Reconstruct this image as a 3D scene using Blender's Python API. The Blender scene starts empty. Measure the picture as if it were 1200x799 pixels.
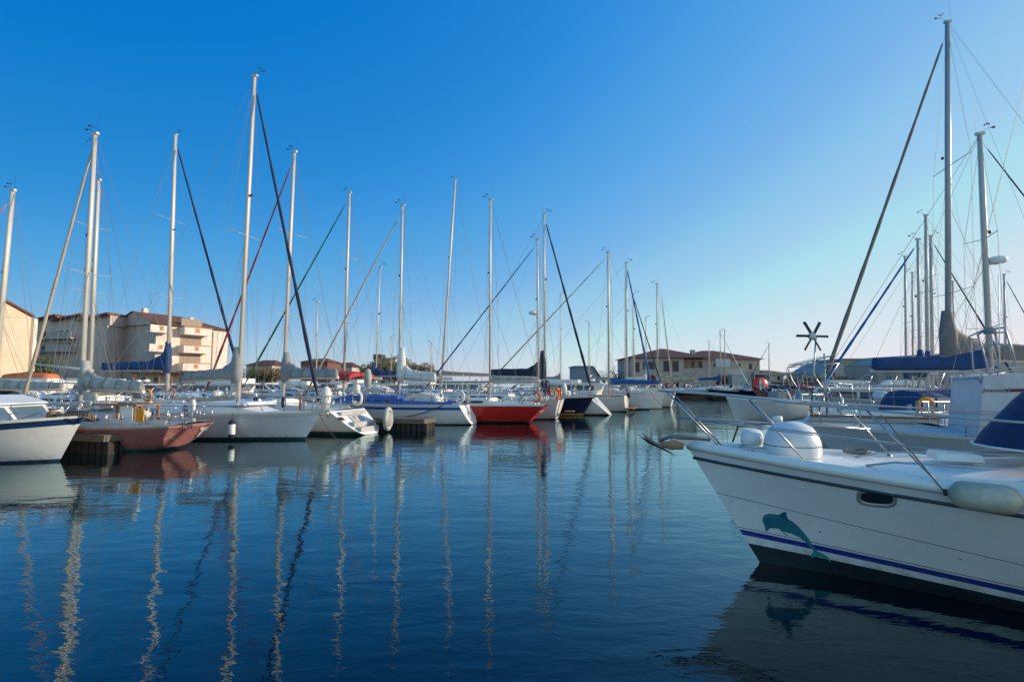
import bpy, bmesh, math, random
from mathutils import Vector, Matrix
from mathutils.bvhtree import BVHTree
from mathutils.geometry import delaunay_2d_cdt
random.seed(7)
scene = bpy.context.scene
C = scene.collection
R = math.radians
# ------------------------------------------------------------------ camera model
FOC = 600.0            # focal length in photo pixels (photo 1200 wide)
HORIZ = 446.0
CAMZ = 2.2
PITCH = math.atan((HORIZ - 399.5) / FOC)
cp, sp = math.cos(PITCH), math.sin(PITCH)
def ray(px, py):
    u = (px - 600) / FOC; v = (399.5 - py) / FOC
    return Vector((u, cp - v * sp, sp + v * cp))
def P(px, py, Y):
    r = ray(px, py); return Vector((0, 0, CAMZ)) + r * (Y / r.y)
def G(px, py, z=0.0):
    r = ray(px, py); k = (z - CAMZ) / r.z
    return Vector((0, 0, CAMZ)) + r * k
def px_of(p):
    d = p.y * cp + (p.z - CAMZ) * sp
    return 600 + FOC * p.x / d
# ------------------------------------------------------------------ materials
def new_mat(name):
    m = bpy.data.materials.new(name); m.use_nodes = True
    nt = m.node_tree; b = nt.nodes['Principled BSDF']
    return m, nt, b
def N(nt, t, **kw):
    n = nt.nodes.new(t)
    for k, v in kw.items(): setattr(n, k, v)
    return n
def mixc(nt, fac, a, b):
    n = nt.nodes.new('ShaderNodeMix'); n.data_type = 'RGBA'
    for s, v in ((n.inputs[0], fac), (n.inputs[6], a), (n.inputs[7], b)):
        if hasattr(v, 'is_linked') or isinstance(v, bpy.types.NodeSocket): nt.links.new(v, s)
        elif isinstance(v, (int, float)): s.default_value = v
        else: s.default_value = (*v[:3], 1)
    return n.outputs[2]
def math_(nt, op, a, b=None, c=None):
    n = nt.nodes.new('ShaderNodeMath'); n.operation = op
    for i, v in enumerate((a, b, c)):
        if v is None: continue
        if isinstance(v, (int, float)): n.inputs[i].default_value = v
        else: nt.links.new(v, n.inputs[i])
    return n.outputs[0]
def noise(nt, scale, detail=4, coord='Object', stretch=None, rough=.6):
    tc = N(nt, 'ShaderNodeTexCoord'); n = N(nt, 'ShaderNodeTexNoise')
    n.inputs['Scale'].default_value = scale; n.inputs['Detail'].default_value = detail
    n.inputs['Roughness'].default_value = rough
    if stretch:
        mp = N(nt, 'ShaderNodeMapping'); mp.inputs['Scale'].default_value = stretch
        nt.links.new(tc.outputs[coord], mp.inputs['Vector']); nt.links.new(mp.outputs[0], n.inputs['Vector'])
    else: nt.links.new(tc.outputs[coord], n.inputs['Vector'])
    return n.outputs['Fac']
def ramp(nt, fac, lo, hi):
    n = N(nt, 'ShaderNodeMapRange'); n.inputs[1].default_value = lo; n.inputs[2].default_value = hi
    nt.links.new(fac, n.inputs[0]); return n.outputs[0]
MATS = {}
def mat(name, col, rough=.5, metal=0.0, var=.18, scale=3.0, bump=0.0, bscale=20, coat=0.0, dirt=None, stretch=None):
    if name in MATS: return MATS[name]
    m, nt, b = new_mat(name)
    f = ramp(nt, noise(nt, scale, 5, stretch=stretch), .3, .7)
    dk = dirt if dirt else [c * (1 - var) for c in col]
    lt = [min(1, c * (1 + var * .35)) for c in col]
    c = mixc(nt, f, dk, lt)
    f2 = ramp(nt, noise(nt, scale * 9, 3), .35, .65)
    c2 = mixc(nt, f2, [.82 + .0 * x for x in col], (1, 1, 1))
    mm = nt.nodes.new('ShaderNodeMix'); mm.data_type = 'RGBA'; mm.blend_type = 'MULTIPLY'; mm.inputs[0].default_value = var * 1.2
    nt.links.new(c, mm.inputs[6]); nt.links.new(c2, mm.inputs[7])
    nt.links.new(mm.outputs[2], b.inputs['Base Color'])
    b.inputs['Roughness'].default_value = rough; b.inputs['Metallic'].default_value = metal
    if coat: b.inputs['Coat Weight'].default_value = coat; b.inputs['Coat Roughness'].default_value = .12
    if bump:
        bn = N(nt, 'ShaderNodeBump'); bn.inputs['Strength'].default_value = bump; bn.inputs['Distance'].default_value = .02
        nt.links.new(noise(nt, bscale, 4), bn.inputs['Height']); nt.links.new(bn.outputs[0], b.inputs['Normal'])
    MATS[name] = m; return m
GEL = mat('gelcoat_white', (.74, .74, .72), .32, var=.10, scale=1.2, coat=.2)
GELC = mat('gelcoat_cream', (.70, .66, .58), .4, var=.15, scale=1.5)
DECK = mat('deck_grey', (.60, .61, .60), .65, var=.18, scale=3)
ALU = mat('mast_aluminium', (.56, .515, .45), .45, .1, var=.12, scale=1.0, stretch=(1, 1, .3))
ALUD = mat('mast_grey', (.42, .42, .43), .4, .3, var=.12)
INOX = mat('stainless_tube', (.46, .46, .47), .30, .85, var=.15, scale=8)
WIRE = mat('rigging_wire', (.20, .20, .21), .6, .1)
TEAK = mat('varnished_wood', (.30, .12, .04), .35, var=.3, scale=6)
GLASS = mat('tinted_window', (.025, .03, .04), .08, var=.3)
GLASSB = mat('brown_window', (.07, .04, .03), .12, var=.3)
GLASSL = mat('grey_window', (.10, .15, .175), .10, var=.2)
WDARK = mat('dark_room_window', (.02, .035, .04), .35, var=.3)
BLACK = mat('black_rubber', (.015, .015, .017), .5)
NAVY = mat('navy_canvas', (.010, .020, .055), .85, bump=.4, bscale=14, var=.3)
BLUE = mat('blue_canvas', (.014, .055, .165), .85, bump=.4, bscale=14, var=.3)
ROYAL = mat('royal_canvas', (.015, .10, .32), .8, bump=.4, bscale=14, var=.25)
GREYC = mat('grey_canvas', (.27, .28, .29), .85, bump=.5, bscale=10, var=.3)
GREYL = mat('pale_grey_canvas', (.42, .43, .42), .85, bump=.5, bscale=10, var=.35, dirt=(.20, .21, .19))
WHITEC = mat('white_canvas', (.66, .66, .63), .85, bump=.5, bscale=9, var=.15)
REDC = mat('red_canvas', (.42, .035, .03), .85, bump=.5, bscale=10, var=.2)
MAROON = mat('maroon_canvas', (.20, .02, .03), .85, bump=.4, var=.2)
GREENC = mat('green_canvas', (.01, .10, .06), .85, bump=.4)
BEIGEC = mat('beige_canvas', (.42, .35, .26), .85, bump=.4, var=.2)
ORANGE = mat('orange_cloth', (.75, .17, .03), .7, var=.2)
YELLOW = mat('yellow_panel', (.75, .30, .02), .6, var=.15)
REDP = mat('red_paint', (.5, .02, .02), .4)
ROPE = mat('rope', (.08, .075, .07), .9, var=.3, scale=20)
ROPEL = mat('pale_rope', (.26, .25, .23), .9, var=.3, scale=20)
WOODP = mat('pontoon_planks', (.13, .11, .09), .85, var=.35, scale=4, stretch=(1, 8, 1))
PILE = mat('dark_piles', (.025, .022, .02), .8, var=.5, scale=5)
CONC = mat('concrete', (.34, .33, .31), .85, var=.2, scale=.6)
PLAST = mat('white_plastic', (.75, .75, .73), .45, var=.12)
FEND = mat('old_fender_vinyl', (.50, .47, .38), .5, var=.35, scale=3, dirt=(.26, .25, .17))
# ------------------------------------------------------------------ mesh builder
class MB:
    def __init__(s): s.v = []; s.f = []; s.m = []; s.sm = []; s.uv = None
    def add(s, vs, fs, mi=0, smooth=False):
        o = len(s.v); s.v += [tuple(v) for v in vs]
        for f in fs: s.f.append(tuple(o + i for i in f)); s.m.append(mi); s.sm.append(smooth)
        return s
    def box(s, x0, x1, y0, y1, z0, z1, mi=0, tx=0, ty=0):
        vs = [(x0, y0, z0), (x1, y0, z0), (x1, y1, z0), (x0, y1, z0),
              (x0 + tx, y0 + ty, z1), (x1 - tx, y0 + ty, z1), (x1 - tx, y1 - ty, z1), (x0 + tx, y1 - ty, z1)]
        return s.add(vs, [(0, 3, 2, 1), (4, 5, 6, 7), (0, 1, 5, 4), (1, 2, 6, 5), (2, 3, 7, 6), (3, 0, 4, 7)], mi)
    def tube(s, pts, r, n=6, mi=0, caps=True):
        pts = [Vector(p) for p in pts]; k = len(pts)
        rs = r if isinstance(r, (list, tuple)) else [r] * k
        vs = []; prev = None
        for i, p in enumerate(pts):
            t = (pts[min(i + 1, k - 1)] - pts[max(i - 1, 0)])
            if t.length < 1e-9: t = Vector((0, 0, 1))
            t.normalize()
            if prev is None:
                a = Vector((0, 0, 1)) if abs(t.z) < .9 else Vector((1, 0, 0))
                u = t.cross(a).normalized()
            else:
                u = (prev - t * prev.dot(t)).normalized()
            prev = u; w = t.cross(u)
            rr = rs[i]; ra, rb = rr if isinstance(rr, tuple) else (rr, rr)
            for j in range(n):
                a = 2 * math.pi * j / n
                vs.append(p + u * (ra * math.cos(a)) + w * (rb * math.sin(a)))
        fs = []
        for i in range(k - 1):
            for j in range(n):
                j2 = (j + 1) % n
                fs.append((i * n + j, i * n + j2, (i + 1) * n + j2, (i + 1) * n + j))
        s.add(vs, fs, mi, n > 4)
        if caps:
            o = len(s.v) - len(vs)
            s.f.append(tuple(o + j for j in reversed(range(n)))); s.m.append(mi); s.sm.append(False)
            s.f.append(tuple(o + (k - 1) * n + j for j in range(n))); s.m.append(mi); s.sm.append(False)
        return s
    def grid(s, rows, mi=0, smooth=True, closed=False, flip=False, capends=False):
        n = len(rows[0]); vs = [p for r in rows for p in r]; fs = []
        for i in range(len(rows) - 1):
            for j in range(n if closed else n - 1):
                j2 = (j + 1) % n
                q = (i * n + j, i * n + j2, (i + 1) * n + j2, (i + 1) * n + j)
                fs.append(q[::-1] if flip else q)
        if capends:
            fs.append(tuple(range(n))[::-1]); fs.append(tuple((len(rows) - 1) * n + j for j in range(n)))
        return s.add(vs, fs, mi, smooth)
    def lathe(s, prof, n=12, mi=0, c=(0, 0, 0), axis='z', smooth=True):
        rows = []
        for r, h in prof:
            row = []
            for j in range(n):
                a = 2 * math.pi * j / n
                p = (r * math.cos(a), r * math.sin(a), h)
                if axis == 'x': p = (h, p[0], p[1])
                if axis == 'y': p = (p[0], h, p[1])
                row.append((p[0] + c[0], p[1] + c[1], p[2] + c[2]))
            rows.append(row)
        return s.grid(rows, mi, smooth, closed=True)
    def prism(s, poly, y0, y1, mi=0, plane='xz'):
        n = len(poly)
        if plane == 'xz': a = [(x, y0, z) for x, z in poly]; b = [(x, y1, z) for x, z in poly]
        elif plane == 'yz': a = [(y0, x, z) for x, z in poly]; b = [(y1, x, z) for x, z in poly]
        else: a = [(x, y, y0) for x, y in poly]; b = [(x, y, y1) for x, y in poly]
        fs = [tuple(range(n)), tuple(range(2 * n - 1, n - 1, -1))] + [(i, i + n, (i + 1) % n + n, (i + 1) % n) for i in range(n)]
        return s.add(a + b, fs, mi)
    def build(s, name, mats, parent=None, fixn=True):
        me = bpy.data.meshes.new(name); me.from_pydata(s.v, [], s.f)
        if not isinstance(mats, (list, tuple)): mats = [mats]
        for m in mats: me.materials.append(m)
        me.polygons.foreach_set('material_index', s.m); me.polygons.foreach_set('use_smooth', s.sm)
        if s.uv:
            uvl = me.uv_layers.new(name='UVMap')
            for l in me.loops: uvl.data[l.index].uv = s.uv[l.vertex_index]
        if fixn:
            bm = bmesh.new(); bm.from_mesh(me); bmesh.ops.recalc_face_normals(bm, faces=bm.faces); bm.to_mesh(me); bm.free()
        me.update()
        o = bpy.data.objects.new(name, me); C.objects.link(o)
        if parent: o.parent = parent
        return o
def tag(o, label=None, cat=None, group=None, kind=None):
    if label: o['label'] = label
    if cat: o['category'] = cat
    if group: o['group'] = group
    if kind: o['kind'] = kind
    return o
def empty(name, loc, rz=0, label=None, cat=None, group=None):
    o = bpy.data.objects.new(name, None); C.objects.link(o); o.location = loc; o.rotation_euler = (0, 0, rz)
    o.empty_display_size = .2
    return tag(o, label, cat, group)
def lerp(a, b, t): return a + (b - a) * t
def arc(p0, p1, sag, n=8):
    p0, p1 = Vector(p0), Vector(p1)
    return [p0.lerp(p1, i / n) - Vector((0, 0, sag * 4 * (i / n) * (1 - i / n))) for i in range(n + 1)]
def text_mesh(txt, size, m, name, parent=None, italic=0.0, bold=0.0):
    cu = bpy.data.curves.new('t', 'FONT'); cu.body = txt; cu.size = size; cu.shear = italic; cu.offset = bold
    cu.align_x = 'CENTER'; cu.align_y = 'CENTER'; cu.extrude = .002
    to = bpy.data.objects.new('t', cu); C.objects.link(to)
    dg = bpy.context.evaluated_depsgraph_get()
    me = bpy.data.meshes.new_from_object(to.evaluated_get(dg))
    bpy.data.objects.remove(to); me.materials.clear(); me.materials.append(m)
    o = bpy.data.objects.new(name, me); C.objects.link(o)
    if parent: o.parent = parent
    return o
# ------------------------------------------------------------------ hulls
def hull_mat(name, top, anti=(.02, .05, .06), boot=None, boot_w=.05, anti_z=.08, sheer=None, sheer_w=(.10, .20), rise=0.0, knuckle=None, weather=0.0, rough=.3, xref=0.0, streak=.2):
    """paint by real height on the hull: antifouling, boot stripe, topsides, sheer band. UV.y holds distance below the sheer"""
    m, nt, b = new_mat(name)
    tc = N(nt, 'ShaderNodeTexCoord'); sx = N(nt, 'ShaderNodeSeparateXYZ'); nt.links.new(tc.outputs['Object'], sx.inputs[0])
    uv = N(nt, 'ShaderNodeSeparateXYZ'); nt.links.new(tc.outputs['UV'], uv.inputs[0])
    z = sx.outputs['Z']
    zz = math_(nt, 'SUBTRACT', z, math_(nt, 'MULTIPLY', math_(nt, 'MAXIMUM', math_(nt, 'SUBTRACT', sx.outputs['X'], xref), 0.0), rise))
    f = ramp(nt, noise(nt, 1.3, 6, stretch=(1, 1, 2.5)), .3, .7)
    dk = [c * (1 - .12 - weather * .5) for c in top]
    col = mixc(nt, f, dk, top)
    # faint vertical run marks under the deck edge
    fs = ramp(nt, noise(nt, 6, 3, stretch=(3, 1, .25)), .45, .75)
    col = mixc(nt, math_(nt, 'MULTIPLY', fs, streak + weather), col, [c * .6 + .05 for c in top])
    if weather:
        fw = ramp(nt, noise(nt, 2.6, 8, stretch=(1, 1, 1.6)), .58, .68)
        col = mixc(nt, math_(nt, 'MULTIPLY', fw, weather), col, (.62, .50, .46))
    def band(lo, hi, src, c, col):
        g = math_(nt, 'MULTIPLY', math_(nt, 'GREATER_THAN', src, lo), math_(nt, 'LESS_THAN', src, hi))
        return mixc(nt, g, col, c)
    if sheer: col = band(sheer_w[0], sheer_w[1], uv.outputs['Y'], sheer, col)
    if knuckle:
        for k in knuckle:
            lo, hi, r2, cc = k
            zk = math_(nt, 'SUBTRACT', z, math_(nt, 'MULTIPLY', math_(nt, 'SUBTRACT', sx.outputs['X'], xref), r2))
            col = band(lo, hi, zk, cc, col)
    if boot: col = band(anti_z, anti_z + boot_w, zz, boot, col)
    sc = math_(nt, 'MULTIPLY', math_(nt, 'SUBTRACT', 1.0, ramp(nt, zz, anti_z, anti_z + .16)), ramp(nt, noise(nt, 7, 6, stretch=(1, 1, .5)), .42, .62))
    col = mixc(nt, math_(nt, 'MULTIPLY', sc, .45), col, (.20, .17, .10))
    sp_ = ramp(nt, noise(nt, 26, 2), .74, .78); col = mixc(nt, math_(nt, 'MULTIPLY', sp_, .25), col, (.15, .13, .11))
    ga = math_(nt, 'LESS_THAN', zz, anti_z)
    slime = mixc(nt, ramp(nt, noise(nt, 5, 5), .35, .65), anti, [c * .5 for c in anti])
    col = mixc(nt, ga, col, slime)
    nt.links.new(col, b.inputs['Base Color'])
    rr = math_(nt, 'ADD', math_(nt, 'MULTIPLY', ga, .4), rough + weather * .4)
    nt.links.new(rr, b.inputs['Roughness'])
    b.inputs['Coat Weight'].default_value = .25 * (1 - min(1, weather * 2)); b.inputs['Coat Roughness'].default_value = .1
    return m
class Hull:
    def __init__(s, L, B, Fb=1.0, bow=1.25, stern=1.0, oh=.7, stype='plumb', so=.3, sw=.75, draft=.4, full=2.2, rise=.0, tm=.42, kb=.75):
        s.L, s.B, s.Fb, s.bow, s.stern, s.oh, s.stype, s.so, s.sw, s.draft, s.full, s.rise, s.tm, s.kb = L, B, Fb, bow, stern, oh, stype, so, sw, draft, full, rise, tm, kb
    def S(s, t):   # sheer height
        u = t - .35
        if u > 0: return s.Fb + (s.Fb * s.bow - s.Fb) * (u / .65) ** 2
        return s.Fb + (s.Fb * s.stern - s.Fb) * (u / .35) ** 2
    def b(s, t):
        if t > s.tm: return s.B / 2 * (1 - ((t - s.tm) / (1 - s.tm)) ** s.full)
        return s.B / 2 * (s.sw + (1 - s.sw) * math.sin(math.pi / 2 * t / s.tm))
    def zb(s, t):
        z = -s.draft * (1 - ((t - .5) / .5) ** 2 * .6)
        if t < .35: z += (s.rise + s.draft * .4) * ((.35 - t) / .35) ** 1.5
        return z
    def x(s, t, z):
        S = s.S(t); q = max(0, min(1.0, z / S)) if z > 0 else z / S * .5
        x0 = -s.L / 2
        if s.stype == 'reverse': x0 += s.so * q
        elif s.stype == 'counter': x0 += s.so * (1 - q)
        x1 = s.L / 2 - s.oh * (1 - q) ** 1.0
        return x0 + (x1 - x0) * t
    def y(s, t, w):
        k = .26 + (s.kb - .26) * max(0, (t - .35) / .65) ** 1.5
        return s.b(t) * max(w, 0) ** k
    def p(s, t, w, side=1):
        zb = s.zb(t); z = zb + (s.S(t) - zb) * w
        return (s.x(t, z), side * s.y(t, w), z)
    def tx(s, x):   # t for a deck position
        x0 = s.x(0, s.S(0)); return max(0, min(1, (x - x0) / (s.L / 2 - x0)))
    def deck(s, x, inset=0.0, side=1, dz=0.0):
        t = s.tx(x); return Vector((x, side * max(0, s.b(t) - inset), s.S(t) + dz))
    def build(s, parent, hm, dm, tm_=None, nt_=26, nw=12, rail=None, camber=.06):
        ts = [1 - (1 - i / nt_) ** 1.25 for i in range(nt_ + 1)]
        ws = [0] + [(j / nw) ** 1.5 for j in range(1, nw + 1)]
        mb = MB(); mb.uv = []
        for side in (1, -1):
            rows = []
            for t in ts:
                rows.append([s.p(t, w, side) for w in ws])
                mb.uv += [(t * s.L, s.S(t) - p[2]) for p in rows[-1]]
            mb.grid(rows, 0, True, flip=(side < 0))
        h = mb.build('hull', hm, parent, fixn=False)
        # transom
        tb = MB(); rows = []
        for j, w in enumerate(ws):
            a, c = s.p(0, w, 1), s.p(0, w, -1)
            rows.append([(lerp(a[0], c[0], i / 6) - .05 * s.B / 3 * math.sin(math.pi * i / 6), lerp(a[1], c[1], i / 6), a[2]) for i in range(7)])
        tb.grid(rows, 0, True)
        tb.uv = [(p[1], s.S(0) - p[2]) for r in rows for p in r]
        tb.build('transom', tm_ or hm, parent)
        # deck with camber
        db = MB(); rows = []
        for t in ts:
            bb = s.b(t); x = s.x(t, s.S(t)); zz = s.S(t) - .01
            rows.append([(x, bb * (1 - i / 4), zz + camber * (1 - (1 - i / 4) ** 2) * min(1, bb)) for i in range(9)])
        db.grid(rows, 0, True).build('deck', dm, parent)
        rb = MB()
        for side in (1, -1):
            rows = []
            for t in ts:
                x, y, z = s.p(t, 1, side); d = .03
                yi = side * max(0, abs(y) - d)
                rows.append([(x, y + side * .006, z - .03), (x, y + side * .006, z + .035), (x, yi, z + .035), (x, yi, z - .005)])
            rb.grid(rows, 0, False)
        rb.build('toe_rail', rail or ALU, parent)
        return h
def rails(par, H, side_x, h=.6, bowx=None, sternx=None, nst=4, wire=.006, gate=True, pulpit=True, pushpit=True, tr=.013):
    L = H.L
    bx = bowx if bowx is not None else L / 2 - L * .12
    sx_ = sternx if sternx is not None else H.x(0, H.S(0)) + L * .12
    x0 = H.x(0, H.S(0))
    if pulpit:
        mb = MB()
        for sd in (1, -1):
            a = H.deck(bx, .06, sd); tip = Vector((L / 2 + .08, 0, H.S(1) + h))
            ctrl = [a + Vector((0, 0, h)), H.deck(lerp(bx, L / 2, .6), .02, sd, h) , Vector((L / 2 + .02, sd * .13, H.S(1) + h)), tip]
            mb.tube(ctrl, tr); mb.tube([a, a + Vector((0, 0, h))], tr)
            c = H.deck(lerp(bx, L / 2, .7), .03, sd); mb.tube([c, Vector((c.x + .1, sd * .14, c.z + h))], tr)
            mb.tube([a + Vector((0, 0, h * .5)), H.deck(lerp(bx, L / 2, .75), .02, sd, h * .5)], tr * .8)
        mb.build('pulpit', INOX, par)
    if pushpit:
        for sd in (1, -1):
            mb = MB(); a = H.deck(sx_, .06, sd); c = H.deck(x0 + .08, .06, sd)
            for hh in (h, h * .5):
                mb.tube([a + Vector((0, 0, hh)), c + Vector((0, 0, hh)), Vector((x0 + .05, sd * abs(c.y) * .35, c.z + hh))], tr)
            mb.tube([a, a + Vector((0, 0, h))], tr); mb.tube([c, c + Vector((0, 0, h))], tr)
            q = Vector((x0 + .05, sd * abs(c.y) * .35, c.z)); mb.tube([q, q + Vector((0, 0, h))], tr)
            mb.build('pushpit', INOX, par)
    for sd in (1, -1):
        mb = MB(); ends = []
        xs = [lerp(sx_, bx, i / (nst + 1)) for i in range(nst + 2)]
        for i, x in enumerate(xs):
            a = H.deck(x, .06, sd); ends.append(a)
            if 0 < i <= nst: mb.tube([a, a + Vector((0, 0, h))], tr * .85, 5)
        for hh in (h, h * .5): mb.tube([e + Vector((0, 0, hh)) for e in ends], wire, 4)
        mb.build('lifeline', INOX, par)
def cabin(par, H, x0, x1, h=.38, wfrac=.62, win=GLASS, m=GEL, nwin=3, winlen=.4, side_in=.35, winh=.13, cabname='cabin', front=.9, rows_w=None, xw=None):
    """low coachroof with sloped nose"""
    mb = MB(); rows = []; n = 14
    def half(x): return max(.15, min(H.b(H.tx(x)) - side_in, H.B / 2 * wfrac))
    def top(x):
        q = (x - x0) / (x1 - x0); f = 1.0
        if q > 1 - front * .35: f = 1 - ((q - (1 - front * .35)) / (front * .35)) ** 1.6 * .92
        return h * f * (1 - .12 * q)
    for i in range(n + 1):
        x = lerp(x0, x1, i / n); w = half(x); t = top(x); zb = H.S(H.tx(x)) - .01
        rows.append([(x, w, zb), (x, w - t * .18, zb + t * .82), (x, w * .8, zb + t), (x, w * .4, zb + t * 1.12), (x, 0, zb + t * 1.15),
                     (x, -w * .4, zb + t * 1.12), (x, -w * .8, zb + t), (x, -(w - t * .18), zb + t * .82), (x, -w, zb)])
    mb.grid(rows, 0, False)
    mb.f.append(tuple(range(9))); mb.m.append(0); mb.sm.append(False)
    o = len(mb.v) - 9; mb.f.append(tuple(o + i for i in range(9))); mb.m.append(0); mb.sm.append(False)
    cb = mb.build(cabname, m, par)
    if nwin:
        a, c = xw if xw else (lerp(x0, x1, .06), lerp(x0, x1, .62))
        for sd in (1, -1):
            for k in range(nwin):
                s0 = lerp(a, c, k / nwin); s1 = lerp(a, c, (k + 1) / nwin) - (.12 if nwin > 1 else 0)
                wb = MB(); m_ = 5; top_r = []; bot = []
                for i in range(m_ + 1):
                    x = lerp(s0, s1, i / m_); w = half(x); t = top(x); zb = H.S(H.tx(x)) - .01
                    u0 = .5 - winh / (2 * max(t, .1)) ; u1 = .5 + winh / (2 * max(t, .1))
                    e = .12 if i in (0, m_) else 0
                    def pt(u): return (x, sd * (w - t * .18 * u / .82 + .008), zb + t * u)
                    bot.append(pt(u0 + e)); top_r.append(pt(min(.8, u1) - e))
                wb.grid([bot, top_r], 0, False); wb.build('window', win, cb)
    return cb
def winch(mb, p): mb.lathe([(0, 0), (.07, 0), (.055, .05), (.05, .12), (.065, .16), (0, .165)], 10, c=p)
def cockpit(par, H, x0, x1, coam=.22, wheel=True, m=GEL, tiller=False):
    mb = MB()
    for sd in (1, -1):
        rows = []
        for i in range(7):
            x = lerp(x0, x1, i / 6); w = H.b(H.tx(x)) - .38; zb = H.S(H.tx(x)) - .02
            hh = coam * (.75 + .35 * i / 6)
            rows.append([(x, sd * w, zb), (x, sd * (w - .04), zb + hh), (x, sd * (w - .16), zb + hh), (x, sd * (w - .2), zb)])
        mb.grid(rows, 0, False, capends=True)
    co = mb.build('cockpit_coaming', m, par)
    for sd in (1, -1):
        for q_, k_ in ((.7, .95), (.35, .85)):
            mb = MB(); winch(mb, H.deck(lerp(x0, x1, q_), .48, sd, coam * k_)); mb.build('winch', INOX, co)
    z = H.S(H.tx(x0))
    if wheel:
        mb = MB(); cx = x0 + .7
        mb.tube([(cx + .15, 0, z - .2), (cx + .15, 0, z + .55)], .06, 8)
        r = .38; pts = [(cx, r * math.cos(a * math.pi / 8), z + .42 + r * math.sin(a * math.pi / 8)) for a in range(17)]
        mb.tube(pts, .016, 5)
        for a in range(5): mb.tube([(cx, 0, z + .42), (cx, r * math.cos(a * 1.257), z + .42 + r * math.sin(a * 1.257))], .008, 4)
        mb.build('steering_wheel', INOX, par)
def sail_cover(par, A, Bp, m, h0=.75, h1=.28, w=.15, wrap=True, seed=1, below=.06, name='sail_cover'):
    """A mast end, Bp free end of the boom: canvas lying over the flaked sail"""
    rnd = random.Random(seed); A = Vector(A); Bp = Vector(Bp); n = 18; mb = MB(); rows = []
    d = (Bp - A).normalized(); side = d.cross(Vector((0, 0, 1))).normalized()
    for i in range(n + 1):
        t = i / n; p = A.lerp(Bp, t); h = h1 + (h0 - h1) * max(0, 1 - t * 3.2) ** 1.6 + (.10 * (1 - t))
        h *= 1 + rnd.uniform(-.06, .06); ww = w * (1 - .45 * t) * (1 + rnd.uniform(-.1, .1))
        row = []
        prof = [(0, -below), (.8, -below * .4), (1.0, .12), (.75, .5), (.38, .82), (0, 1.0), (-.38, .82), (-.75, .5), (-1.0, .12), (-.8, -below * .4)]
        for (a, b) in prof:
            zz = b * h if b > 0 else b
            row.append(p + side * (a * ww) + Vector((0, 0, zz)))
        rows.append(row)
    mb.grid(rows, 0, True, closed=True, capends=True)
    if wrap:
        q = A + Vector((0, 0, 0)); pts = [q + Vector((0, 0, -.25)), q + Vector((0, 0, .1)), q + Vector((0, 0, h0 * .8)), q + Vector((0, 0, h0 * 1.45))]
        mb.tube(pts, [w * .9, w * 1.15, w * 1.05, w * .62], 10)
    cv = mb.build(name, m, par)
    for i in range(3, n, 4):
        ring = [Vector(q) + (Vector(q) - A.lerp(Bp, i / n) - Vector((0, 0, .1))).normalized() * .008 for q in rows[i]]
        MB().tube(ring + [ring[0]], .007, 4).build('cover_tie', ROPE, cv)
    return cv
def furled(par, a, b, m, r=.06, stripe=None, name='furled_sail', cut=.04):
    a, b = Vector(a), Vector(b); mb = MB(); n = 22; pts = []; rs = []
    for i in range(n + 1):
        t = i / n; pts.append(a.lerp(b, cut + (1 - cut * 2) * t))
        rs.append(r * .82 * (1.0 - .5 * t) * (.9 + .13 * math.sin(i * 2.1)) if 0 < i < n else r * .25)
    mb.tube(pts, rs, 8)
    mb.build(name, m, par)
    MB().tube([a, b], .006, 4).build('forestay', WIRE, par)
    MB().lathe([(0, 0), (.09, 0), (.09, .03), (.05, .06), (.09, .1), (.09, .12), (0, .12)], 10, c=a.lerp(b, .02)).build('furling_drum', BLACK, par)
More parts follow.
